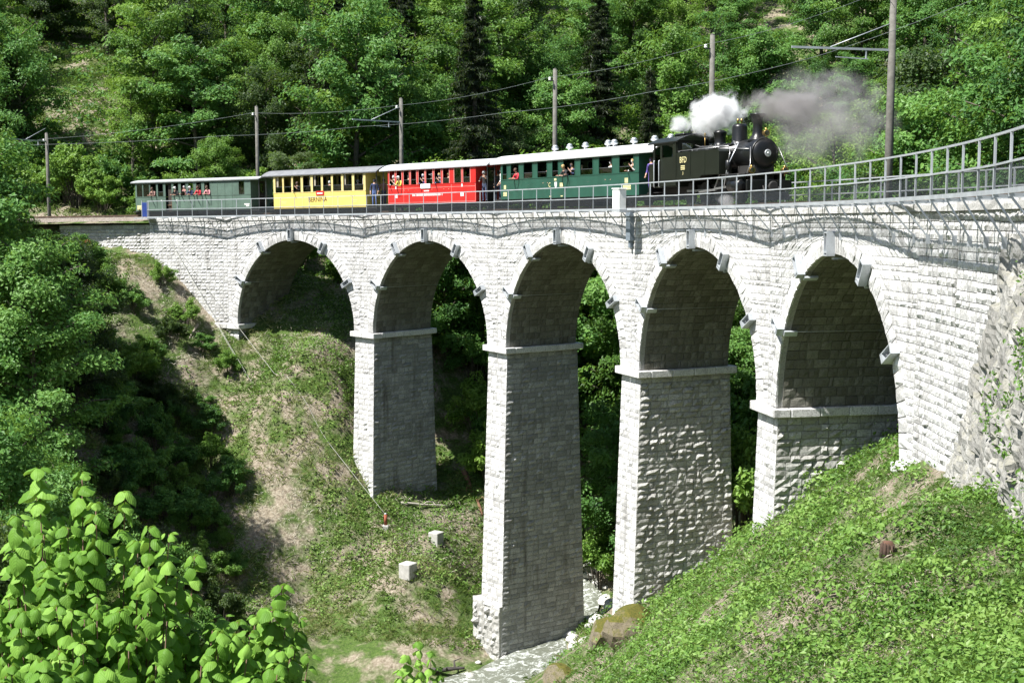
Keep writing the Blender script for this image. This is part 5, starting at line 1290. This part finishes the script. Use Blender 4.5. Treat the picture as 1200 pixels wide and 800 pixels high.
# ---------------------------------------------------------------- ground cover
M_HERB = leafmat('herb_leaves', (.045, .100, .018), (.100, .200, .034), (.175, .280, .065), .3)
M_GRASS = leafmat('grass_blades', (.045, .075, .016), (.090, .150, .030), (.24, .24, .11), .3)
M_DRY = leafmat('dry_stalks', (.18, .155, .11), (.34, .31, .24), (.50, .47, .39), .15)
def cover(name, X, Y, nper, spread, hgt, leaf, mat, label, cat, kind_='herb', aspect=.6):
    Z = ground_z(X, Y); n = len(X)
    base = np.repeat(np.stack([X, Y, Z], 1), nper, 0); N_ = len(base)
    sp = np.repeat(spread*np.ones(n), nper); hh = np.repeat(hgt*np.ones(n), nper); lf = np.repeat(leaf*np.ones(n), nper)
    tn = np.clip(np.repeat(rng.normal(.5, .12, n)+(fbm(X+31, Y-12, 2.6, 3)-.5)*1.3, nper)+rng.normal(0, .14, N_), 0, 1)
    o = rng.normal(size=(N_, 2))*sp[:, None]*.5
    C = base+np.concatenate([o, (rng.random(N_)*hh)[:, None]], 1)
    if kind_ == 'herb':
        nn = unit(np.concatenate([o/(sp[:, None]+1e-6)*.6, np.full((N_, 1), .8)], 1)+rng.normal(0, .45, (N_, 3)))
        me = leaves_mesh(C, nn, lf*rng.uniform(.6, 1.4, N_), tn, aspect, name=name)
    else:
        a = rng.normal(0, .45, (N_, 2)); t = unit(np.concatenate([a, np.ones((N_, 1))], 1)); q = rng.random(N_)*6.283
        s = np.stack([np.cos(q), np.sin(q), np.zeros(N_)], 1); L = (lf*rng.uniform(.5, 1.4, N_))[:, None]; W_ = L*aspect
        B = base+np.concatenate([o, np.full((N_, 1), -.02)], 1)
        V = np.stack([B-s*W_, B+s*W_, B+t*L*.6+s*W_*.7+np.concatenate([a, 0*a[:, :1]], 1)*L*.1, B+t*L+np.concatenate([a*.7, -.25*np.abs(a[:, :1])], 1)*L], 1).reshape(-1, 3)
        me = mesh_np(name, V, np.arange(4*N_).reshape(N_, 4), tone=np.repeat(tn, 4))
    return link(name, me, mat, None, label=label, cat=cat, kind='stuff')
def near_points(n, d0, d1, a0, a1):
    d = d0*(d1/d0)**rng.random(n); a = rng.uniform(a0, a1, n); return a*d, d
def keep(X, Y, f): return X[f], Y[f]
def offcurve(X, Y):
    return np.hypot(X-CX, Y-CY)-RAD
UNDER = lambda X, Y: (offcurve(X, Y) < -.3) | ((offcurve(X, Y) < 6) & (Y > 43))
X, Y = near_points(62000, 9, 72, -.02, .42)
bare = fbm(X+7, Y, 3.2, 3); hilly = ground_z(X, Y, False)
f = (bare < .70+.08*rng.random(len(X))-.15*np.clip((.15-X/Y)/.10, 0, 1)-.14*np.clip((X/Y-.33)/.05, 0, 1)) & UNDER(X, Y) & (hilly > -24)
X1, Y1 = keep(X, Y, f); D = np.hypot(X1, Y1)
PV = np.clip((fbm(X1-5, Y1+9, 1.7, 3)-.40)*3.2, .0, 1.6); cover('ground_herbs', X1, Y1, 5, .10+D*.0045, (.05+D*.0016)*(.5+1.6*PV), (.028+D*.0014)*(.75+.6*PV), M_HERB, 'low leafy herbs covering the near grassy slope', 'ground cover')
X, Y = near_points(9000, 9, 72, -.02, .42); f = UNDER(X, Y) & (ground_z(X, Y, False) > -25)
X2, Y2 = keep(X, Y, f); D = np.hypot(X2, Y2)
cover('slope_grass', X2, Y2, 4, .10+D*.003, 0, .08+D*.0030, M_GRASS, 'grass blades among the herbs on the near slope', 'grass', 'grass', .022)
X, Y = near_points(5000, 9, 70, -.02, .42); f = UNDER(X, Y) & (fbm(X+7, Y, 3.2, 3) > .46-.1*np.clip((.17-X/Y)/.12, 0, 1)); X3, Y3 = keep(X, Y, f); D = np.hypot(X3, Y3)
cover('dry_litter', X3, Y3, 4, .12+D*.004, .03, .10+D*.003, M_DRY, 'dry stalks and leaf litter on the near slope', 'litter', 'herb', .12)
# taller leafy clumps that give the near slope its relief
X, Y = near_points(800, 10, 62, .01, .41); f = UNDER(X, Y) & (X/Y > .05+.12*rng.random(len(X))); XB, YB = keep(X, Y, f); D = np.hypot(XB, YB)
cover('leafy_clumps', XB, YB, 60, .32+D*.008, .16+D*.008, .055+D*.0022, M_HERB, 'taller leafy clumps standing out of the near slope', 'ground cover')
X = rng.uniform(-36, 5, 34000); Y = rng.uniform(74, 108, 34000); Zr = ground_z(X, Y, False); g_ = fbm(X, Y+30, 4.5, 4); oc = offcurve(X, Y)
kk_ = (np.arctan2(Y-CY, -(X-CX))-TH0)/DTH; out = ((oc < -.2) | ((kk_ > -.1) & (oc < 8))) & (Zr > -27.2)
f = out & (g_ > .42)
X4, Y4 = keep(X, Y, f); cover('bank_grass', X4, Y4, 4, .25, 0, .30, M_GRASS, 'grass growing in patches on the left bank', 'grass', 'grass', .05)
f = out & (fbm(X+90, Y, 4, 4) > .46) & (rng.random(len(X)) < .6)
X5, Y5 = keep(X, Y, f); cover('bank_herbs', X5, Y5, 5, .35, .22, .17, M_HERB, 'low leafy herbs on the left bank', 'ground cover')
f = out & (g_ < .5) & (rng.random(len(X)) < .8)
X6, Y6 = keep(X, Y, f); cover('bank_litter', X6, Y6, 4, .45, .10, .32, M_DRY, 'dry sticks and pale stalks on the left bank', 'litter', 'herb', .07)
# far bank below and behind the arches
X = rng.uniform(-20, 26, 9000); Y = rng.uniform(78, 128, 9000); oc = offcurve(X, Y); f = (oc > WID+.3) & (oc < 22) & ~((X > 1.5) & (X < 13) & (Y < 107) & (Y > 84) & (X*.6+84 < Y)); X7, Y7 = keep(X, Y, f)
cover('far_bank_herbs', X7, Y7, 5, .5, .3, .24, M_HERB, 'undergrowth on the slope behind the arches', 'ground cover')
X = rng.uniform(-64, -20, 9000); Y = rng.uniform(112, 166, 9000); oc = offcurve(X, Y); f = (oc > WID+1); X8, Y8 = keep(X, Y, f)
cover('meadow_grass', X8, Y8, 6, .6, 0, .5, M_GRASS, 'tall meadow grass beyond the end of the train', 'grass', 'grass', .05)

X = rng.uniform(-75, 75, 16000); Y = rng.uniform(60, 190, 16000); oc = offcurve(X, Y); f = (oc > WID+6) & (np.abs(X) < .45*Y+5) & (oc < 85); X9, Y9 = keep(X, Y, f)
cover('forest_undergrowth', X9, Y9, 6, 1.0, .9, .5, M_LEAF[1], 'low undergrowth between the forest trees', 'undergrowth')
# ---------------------------------------------------------------- rock face against the right abutment
NKK, NHH = 110, 80
rv = []
KA = np.linspace(5.12, 6.75, NKK); HA = np.linspace(-.9, -9.5, NHH)
cells = rng.uniform((0, 0), (24, 9), (520, 2)); cd = rng.uniform(-.2, .2, 520); ct = rng.random(520); cg = rng.normal(0, .22, (520, 2))
rt = []
for k in KA:
    for h in HA:
        kb = 5.56+(h+1)*.046
        a = (k-kb)*RAD*DTH
        out = .10+min(.9, max(-.4, a*.11))*min(1, max(0, (-h-.75)/2.0))
        s = (k-5.12)*RAD*DTH; d = np.hypot((cells[:, 0]-s)*1.0, (cells[:, 1]+h)*1.1); i = np.argsort(d)[:2]
        e = d[i[1]]-d[i[0]]
        out += cd[i[0]]*.42+float(cg[i[0]] @ np.array([s-cells[i[0], 0], -h-cells[i[0], 1]]))*.35-.08*max(0, 1-e/.1)+rng.uniform(-.03, .03)
        rv.append(tuple(circ(k, -out if a > -.3 else .25, h))); rt.append(ct[i[0]])
ii = np.arange(NKK*NHH).reshape(NKK, NHH)
rq = np.stack([ii[:-1, :-1], ii[1:, :-1], ii[1:, 1:], ii[:-1, 1:]], -1).reshape(-1, 4)
ro = empty('rock_face', circ(6, -1, -6), label='rough grey rock face with small plants against the right abutment wall', cat='rock')
o = link('rock', mesh_np('rock', np.array(rv)-np.array(ro.location), rq, tone=rt), M_ROCKWALL, ro)
P = np.array(rv).reshape(NKK, NHH, 3); sel = [(rng.integers(34, NKK), rng.integers(4, NHH)) for _ in range(64)]
C = []
for a, b in sel: C.append(P[a, b]+rng.normal(0, .13, (34, 3))*np.array([.8, .8, 1.3])+np.array([-.12, -.05, -.05]))
C = np.concatenate(C); nn = unit(rng.normal(0, .5, C.shape)+np.array([-.5, -.3, .6]))
link('rock_plants', leaves_mesh(C-np.array(ro.location), nn, rng.uniform(.06, .14, len(C)), np.clip(rng.normal(.55, .2, len(C)), 0, 1), name='rock_plants'), M_HERB, ro, kind='stuff')
# ---------------------------------------------------------------- boulders
def rock_mesh(seed, sub=2, flat=.7):
    import bmesh
    g = np.random.default_rng(seed); bm = bmesh.new(); bmesh.ops.create_icosphere(bm, subdivisions=sub, radius=1.0)
    pl = unit(g.normal(size=(9, 3))); off = g.uniform(.55, .95, 9)
    for v in bm.verts:
        p = np.array(v.co)
        for n_, d_ in zip(pl, off):
            q = p @ n_
            if q > d_: p = p-n_*(q-d_)*.85
        p = p*(1+g.normal(0, .035)); v.co = (p[0], p[1], p[2]*flat)
    me = bpy.data.meshes.new('boulder'); bm.to_mesh(me); bm.free()
    a = me.attributes.new('tone', 'FLOAT', 'POINT'); a.data.foreach_set('value', [.3+.5*g.random()]*len(me.vertices)); return me
RK = [rock_mesh(80+i) for i in range(6)]
for m_ in RK: m_.materials.append(M_PEBBLE)
def boulder(x, y, s, label, group, dz=.1, z=None):
    o = link('boulder', rnd.choice(RK), None, None, label=label, cat='boulder', group=group)
    o.location = (x, y, (gz(x, y) if z is None else z)+dz*s); o.scale = (s, s*rnd.uniform(.7, 1.1), s*rnd.uniform(.6, 1)); o.rotation_euler = (rnd.uniform(-.3, .3), rnd.uniform(-.3, .3), rnd.uniform(0, 6.28)); return o
sp2 = [(a, b) for a, b, c in _sp]
for i in range(120):
    j = rnd.randrange(0, 6); f = rnd.random(); x = sp2[j][0]*(1-f)+sp2[j+1][0]*f; y = sp2[j][1]*(1-f)+sp2[j+1][1]*f
    s = rnd.choice((-1, 1))*rnd.uniform(.6, 2.2) if rnd.random() < .8 else rnd.uniform(-1, 1)
    boulder(x+s, y-s*.5, rnd.choice((.18, .25, .3, .4, .55)), 'pale rounded boulder lying in or beside the stream', 'boulders in the stream')
for i in range(34):
    x, y = rnd.uniform(4, 10.5), rnd.uniform(92, 101); boulder(x, y, rnd.uniform(.25, .8), 'pale rock in the rubble slope seen between the two tallest piers', 'rubble behind the piers')
M_MOSS = M_ROCK
for u, v, d, s, lab in ((716, 735, 63, 1.15, 'mossy brown boulder beside the foot of the third pier'), (738, 778, 57, 1.25, 'big mossy boulder on the near slope above the stream'), (655, 800, 62, .8, 'mossy boulder at the edge of the stream')):
    p = ray(u, v, d); o = link('boulder', rock_mesh(int(u), 3, .85), M_MOSS, None, label=lab, cat='boulder'); o.location = (p.x, p.y, gz(p.x, p.y)+s*.25); o.scale = (s, s, s)
# ---------------------------------------------------------------- small things on the left bank
for u, v, w_, lab in ((511, 634, .75, 'pale concrete block upper on the grassy bank below the first tall pier'), (478, 673, .85, 'pale concrete block lower on the grassy bank with a stony top')):
    p = ground_hit(u, v); o = MB().box((-w_/2, -w_/2, -.6), (w_/2, w_/2, .42), .04).build('concrete_block', M_CONC, None, label=lab, cat='block'); o.location = (p.x, p.y, gz(p.x, p.y)+.1); o.rotation_euler = (0, 0, 1.0)
pm = ground_hit(452, 622); pz = gz(pm.x, pm.y)
mk = empty('marker_post', (pm.x, pm.y, pz), label='short rusty red anchor post with white base on the left bank', cat='post')
MB().tube([(0, 0, .25), (0, 0, 1.0)], .11, 10).build('post', paint('rust_red', (.26, .07, .035), .8), mk)
MB().box((-.2, -.2, -.3), (.2, .2, .25), .03).build('base', M_CONC, mk)
MB().tube([(0, 0, 1.0), (0, 0, 1.06)], [.12, .04], 8).build('cap', M_STEEL, mk)
tp = circ(-.49, -.15, -.2)
p2 = ground_hit(290, 442, 90, 112)
for i, (a, b) in enumerate(((tp, Vector((pm.x, pm.y, pz+.95))), (tp+Vector((.3, 0, -.2)), Vector((p2.x, p2.y, gz(p2.x, p2.y)))), (tp+Vector((.1, .1, .1)), Vector((p2.x+.5, p2.y-.6, gz(p2.x+.5, p2.y-.6)))))):
    L_ = [Vector((q_.x, q_.y, max(q_.z, gz(q_.x, q_.y)+.12))) for q_ in sag(a, b, .15, 40)]
    MB().tube(L_, .013, 5).build('guy_cable', paint('pale_cable', (.42, .42, .38), .6, .2), None, label=['long pale cable running from the abutment down to the red anchor post', 'short pale cable ending in the slope below the abutment', 'second short pale cable alongside on the slope'][i], cat='cable')
def log(a, b, r, mat, label, name='fallen_log'):
    pa, pb = ground_hit(*a), ground_hit(*b); A = Vector((pa.x, pa.y, gz(pa.x, pa.y)+r*.8)); B_ = Vector((pb.x, pb.y, gz(pb.x, pb.y)+r*.8)); n = 8; L = []
    side = Vector((rnd.uniform(-1, 1), rnd.uniform(-1, 1), .3))
    for i in range(n+1): L.append(A.lerp(B_, i/n)+side*.12*math.sin(i*1.3)*(B_-A).length*.12)
    root = empty(name, A, label=label, cat='log'); m = MB(); m.X = Matrix.Translation(-A)
    m.tube(L, [r*(1.1-.6*i/n) for i in range(n+1)], 8).build('trunk', mat, root)
    for f, sgn in ((.45, 1), (.7, -1)):
        b = A.lerp(B_, f); m = MB(); m.X = Matrix.Translation(-A); d = (B_-A).normalized().cross(Vector((0, 0, 1)))*sgn
        m.tube([b, b+d*.5+Vector((0, 0, .3)), b+d*.8+(B_-A).normalized()*.5+Vector((0, 0, .35))], [r*.45, r*.3, r*.1], 6).build('branch', mat, root)
log((470, 592), (527, 596), .09, paint('bleached_wood', (.42, .39, .33), .9), 'bleached fallen branch lying across the grass between the piers')
log((543, 556), (566, 608), .17, paint('rotten_wood', (.17, .09, .05), .9), 'rotten brown log leaning down to the tallest pier')
log((232, 386), (196, 440), .08, M_WOOD, 'thin pale trunk lying down the left bank')
log((395, 470), (330, 455), .08, M_WOOD, 'grey fallen stick on the mound below the first arch')
log((505, 792), (545, 785), .16, paint('dark_timber', (.05, .045, .04), .9), 'dark timber lying at the water beside the tallest pier')
p = ground_hit(103, 283, 85, 120); o = MB().lathe([(.05, -.1), (.28, 0), (.32, .15), (.24, .35), (.16, .46), (.04, .5)], (0, 0, 0), 'z', 9).build('orange_sack', paint('orange_plastic', (.35, .08, .025), .7), None, label='orange sack half hidden in the dark bushes below the wing wall', cat='sack')
o.location = ray(103, 284, 103); o.location.z = max(gz(o.location.x, o.location.y), o.location.z-.3)
# broken stump on the near slope
p = ground_hit(1040, 650, 12, 60); st = empty('tree_stump', (p.x, p.y, gz(p.x, p.y)), label='broken reddish brown stump on the near grassy slope', cat='stump'); st.scale = (.75, .75, .7)
m = MB(); g = random.Random(4)
for i in range(11):
    q = i*.571; m.tube([(math.cos(q)*.17, math.sin(q)*.17, -.3), (math.cos(q)*.15, math.sin(q)*.15, .25), (math.cos(q)*.14, math.sin(q)*.13, g.uniform(.15, .34))], [.06, .045, .02], 5)
m.build('splintered_wood', paint('stump_wood', (.06, .035, .024), .95, 0, .4, 12), st)
MB().lathe([(.2, -.3), (.17, .1), (.14, .32), (.02, .34)], (0, 0, 0), 'z', 10).build('core', paint('stump_core', (.10, .05, .03), .95), st)
# ---------------------------------------------------------------- foreground shrub with large soft leaves
M_BIG = leafmat('big_soft_leaves', (.11, .23, .032), (.20, .37, .06), (.29, .46, .105), .34, .12)
def veins(mat):
    T_ = NT.__new__(NT); T_.m = mat; T_.t = mat.node_tree
    sx = T_.n('SeparateXYZ'); T_.set(sx.inputs[0], T_.n('Attribute', attribute_name='luv').outputs['Vector'])
    s_ = T_.math('ABSOLUTE', sx.outputs[1]); w_ = T_.math('SINE', T_.math('MULTIPLY', T_.math('SUBTRACT', sx.outputs[0], T_.math('MULTIPLY', s_, .30)), 44.0))
    hgt = T_.math('ADD', T_.math('MULTIPLY', w_, .5), T_.math('MULTIPLY', T_.math('MINIMUM', s_, .12), -9.0))
    b = T_.bump(hgt, .45, .0025)
    for nd in mat.node_tree.nodes:
        if nd.type in ('BSDF_PRINCIPLED', 'BSDF_TRANSLUCENT'): T_.set(nd.inputs['Normal'], b)
        if nd.type == 'BSDF_PRINCIPLED':
            old = nd.inputs['Base Color'].links[0].from_socket
            T_.set(nd.inputs['Base Color'], T_.mix(T_.ramp(w_, [(.1, .14), (.9, 0.0)]), old, (.05, .13, .015)))
veins(M_BIG)
def big_leaf(seed):
    g = np.random.default_rng(seed); V = []; na, nb = 9, 7; droop = g.uniform(.9, 2.1); cup = g.uniform(.4, .95)
    for i in range(na):
        t = i/(na-1); wdt = .56*math.sin(math.pi*min(1, (t*.93+.07))**.72)**.8*(1 if t < .96 else .3)
        for j in range(nb):
            s = j/(nb-1)*2-1
            x = t-.10*(1-abs(s))*(t < .01)+(-.10*abs(s) if t < .2 else 0); y = s*wdt
            z = -droop*.42*t*t-cup*abs(s)**1.5*wdt+.020*math.sin(t*26-abs(s)*6.5)*(abs(s) > .1)-.05*(abs(s) < .1)
            z += .05*math.sin(3.1*s+seed)+.03*math.sin(9*t+seed*2+s*2); y += .03*math.sin(7*t+seed)
            V.append((x, y, z))
    ii = np.arange(na*nb).reshape(na, nb)
    return np.array(V), np.stack([ii[:-1, :-1], ii[1:, :-1], ii[1:, 1:], ii[:-1, 1:]], -1).reshape(-1, 4)
BLV = [big_leaf(i) for i in range(5)]
LUV = np.array([(i/8, j/6*2-1, 0) for i in range(9) for j in range(7)])
def add_luv(me, n=1):
    a = me.attributes.new('luv', 'FLOAT_VECTOR', 'POINT'); a.data.foreach_set('vector', np.tile(LUV, (n, 1)).astype(np.float32).ravel()); return me
BLM = [[mesh_np('leaf', V, Fq, tone=np.full(len(V), tn), smooth=True) for tn in (.2, .45, .7, .95)] for V, Fq in BLV]
for row in BLM:
    for me in row: me.materials.append(M_BIG); add_luv(me)
def big_shrub(label, tops, base, nodes, size, nobj, gap):
    root = empty('shrub', base, label=label, cat='shrub'); LF = []
    for tip in tops:
        b = Vector(base)+Vector((tip.x-base.x, tip.y-base.y, 0))*.55; L = [b, b.lerp(tip, .5)+Vector((rnd.uniform(-.05, .05), rnd.uniform(-.05, .05), .1)), tip]
        m = MB(); m.X = Matrix.Translation(-Vector(base)); m.tube([L[0], L[1], L[1].lerp(L[2], .6), tip], [.014, .010, .007, .004], 5).build('stem', M_STEM, root)
        q0 = rnd.uniform(0, 6.28)
        for i in range(nodes):
            p = tip+(L[1]-tip).normalized()*gap*i*rnd.uniform(.85, 1.15)
            sz = size*(.55+.45*min(1, (i+1)/2.5))*rnd.uniform(.6, 1.25)
            nn_ = 3 if i == 0 else 2
            for s in range(nn_):
                q = q0+i*math.pi/2+s*2*math.pi/nn_+rnd.uniform(-.35, .35); el = -rnd.uniform(.05, .8) if i else -rnd.uniform(-.2, .6)
                d = Vector((math.cos(q), math.sin(q), 0)); pet = p+d*.035+Vector((0, 0, .01))
                X_ = (d*math.cos(el)+Vector((0, 0, math.sin(el)))).normalized(); Y_ = Vector((0, 0, 1)).cross(X_).normalized(); Y_ = (Y_+Vector((0, 0, rnd.uniform(-.25, .25)))).normalized(); Z_ = X_.cross(Y_).normalized(); Y_ = Z_.cross(X_)
                Mx = Matrix(((X_.x*sz, Y_.x*sz, Z_.x*sz, pet.x), (X_.y*sz, Y_.y*sz, Z_.y*sz, pet.y), (X_.z*sz, Y_.z*sz, Z_.z*sz, pet.z), (0, 0, 0, 1)))
                LF.append((sz/pet.length, Mx))
    LF.sort(key=lambda t: -t[0]); rest = []
    for i, (a, Mx) in enumerate(LF):
        if i < nobj:
            o = link('leaf', BLM[rnd.randrange(5)][rnd.randrange(4)], None, root); o.matrix_local = Matrix.Translation(-Vector(base)) @ Mx
        else: rest.append(Mx)
    if rest:
        VV = []; FF = []; TT = []; n = 0
        for Mx in rest:
            V, Fq = BLV[rnd.randrange(5)]; A = np.array(Mx)
            VV.append(V @ A[:3, :3].T+A[:3, 3]-np.array(base)); FF.append(Fq+n); n += len(V); TT.append(np.full(len(V), rnd.choice((.05, .25, .5, .7, .95))))
        link('leaves', add_luv(mesh_np('leaves', np.concatenate(VV), np.concatenate(FF), tone=np.concatenate(TT), smooth=True), len(rest)), M_BIG, root, kind='stuff')
M_STEM = paint('reddish_stem', (.13, .075, .045), .7)
oline = [(-60, 610), (0, 640), (18, 600), (45, 547), (72, 604), (96, 553), (112, 580), (146, 573), (165, 604), (198, 628), (228, 650), (244, 690), (290, 705), (330, 684), (352, 722), (374, 780), (392, 830)]
ou = np.array([a for a, b in oline]); ov = np.array([b for a, b in oline])
tops = []
for u, v in ((45, 549), (96, 555), (146, 577), (20, 606), (70, 606), (198, 626), (228, 652), (331, 686), (352, 726), (112, 590), (176, 618), (300, 722), (262, 722)): tops.append(ray(u, v, rnd.uniform(9.6, 11.2)))
for i in range(330):
    u = rnd.uniform(-40, 385); v = np.interp(u, ou, ov)+18+rnd.uniform(0, 1)**1.0*(250); d = 11.6-2.6*(v-550)/300+rnd.uniform(-.8, .8)
    tops.append(ray(u, v, d))
bx_, by_ = -3.2, 9.6
big_shrub('bright green shrub with large soft drooping leaves growing below the viewpoint', tops, Vector((bx_, by_, gz(bx_, by_)-.3)), 6, .118, 300, .092)
tops = [ray(u, v, rnd.uniform(23, 24.5)) for u, v in ((490, 752), (476, 768), (505, 764), (515, 782), (468, 785), (492, 776), (485, 795), (508, 800), (462, 804))]
x_, y_ = at_px(490, 24); big_shrub('small light green shrub tip beside the stream view below the tallest pier', tops, Vector((x_, y_, gz(x_, y_)-.2)), 5, .17, 100, .16)
# ---------------------------------------------------------------- smoke and steam
def plume(name, c, rad, dens, colr, label, seed, sc=1.6, lo=.42, hi=.62, aniso=.2, rot=(0, 0, 0)):
    import bmesh
    bm = bmesh.new(); bmesh.ops.create_icosphere(bm, subdivisions=3, radius=1.0); me = bpy.data.meshes.new(name); bm.to_mesh(me); bm.free()
    t = NT(name+'_volume'); co = t.coords('Object'); ln = t.n('VectorMath', operation='LENGTH'); t.set(ln.inputs[0], co)
    mp = t.n('Mapping'); t.set(mp.inputs['Vector'], t.coords('World')); mp.inputs['Location'].default_value = (seed*3.1, seed*1.7, seed)
    nz = t.noise(mp.outputs[0], sc, 5, .6, .4)
    edge = t.math('SUBTRACT', 1.0, ln.outputs['Value'])
    f = t.ramp(t.math('ADD', nz, t.math('MULTIPLY_ADD', edge, .55, -.25)), [(lo, 0.0), (hi, 1.0)])
    f2 = t.math('MULTIPLY', f, t.ramp(edge, [(0.0, 0.0), (.25, 1.0)]))
    pv = t.n('VolumePrincipled'); pv.inputs['Color'].default_value = (*colr, 1); pv.inputs['Anisotropy'].default_value = aniso; t.set(pv.inputs['Density'], t.math('MULTIPLY', f2, dens))
    t.t.links.new(pv.outputs[0], t.out.inputs['Volume'])
    o = link(name, me, t.m, None, label=label, cat='smoke' if 'smoke' in name else 'steam', kind='stuff'); o.location = c; o.scale = rad; o.rotation_euler = rot; return o
scn.cycles.volume_bounces = 4; scn.cycles.volume_max_steps = 256
D0 = circ(kch, WID/2).y
plume('steam_cloud', ray(841, 134, D0+4), (1.7, 1.4, 1.35), 7.0, (.975, .975, .975), 'dense white steam cloud over the locomotive boiler', 1, 1.9, .40, .66)
plume('steam_wisp', ray(822, 148, D0+5), (.75, .7, .85), 3.0, (.96, .96, .96), 'white steam trailing down to the locomotive cab', 5, 1.8, .42, .6)
plume('steam_puff', ray(796, 146, D0+7), (.75, .6, .6), 3.5, (.96, .96, .96), 'small white steam puff over the cab roof', 2, 1.9, .40, .58)
plume('chimney_smoke', ray(920, 124, D0), (2.2, 1.1, 1.05), 2.6, (.50, .48, .47), 'brownish grey smoke leaving the locomotive chimney', 3, 1.3, .36, .58, rot=(0, .1, 0))
plume('chimney_smoke', ray(968, 140, D0-.5), (4.0, 1.8, 2.9), 1.0, (.62, .60, .60), 'thinning grey smoke drifting ahead of the locomotive', 4, .9, .36, .80)
plume('steam_puff', ray(851, 236, D0-1.2), (.5, .4, .5), 2.5, (.95, .95, .95), 'small steam puff at the locomotive cylinder', 6, 2, .40, .6)
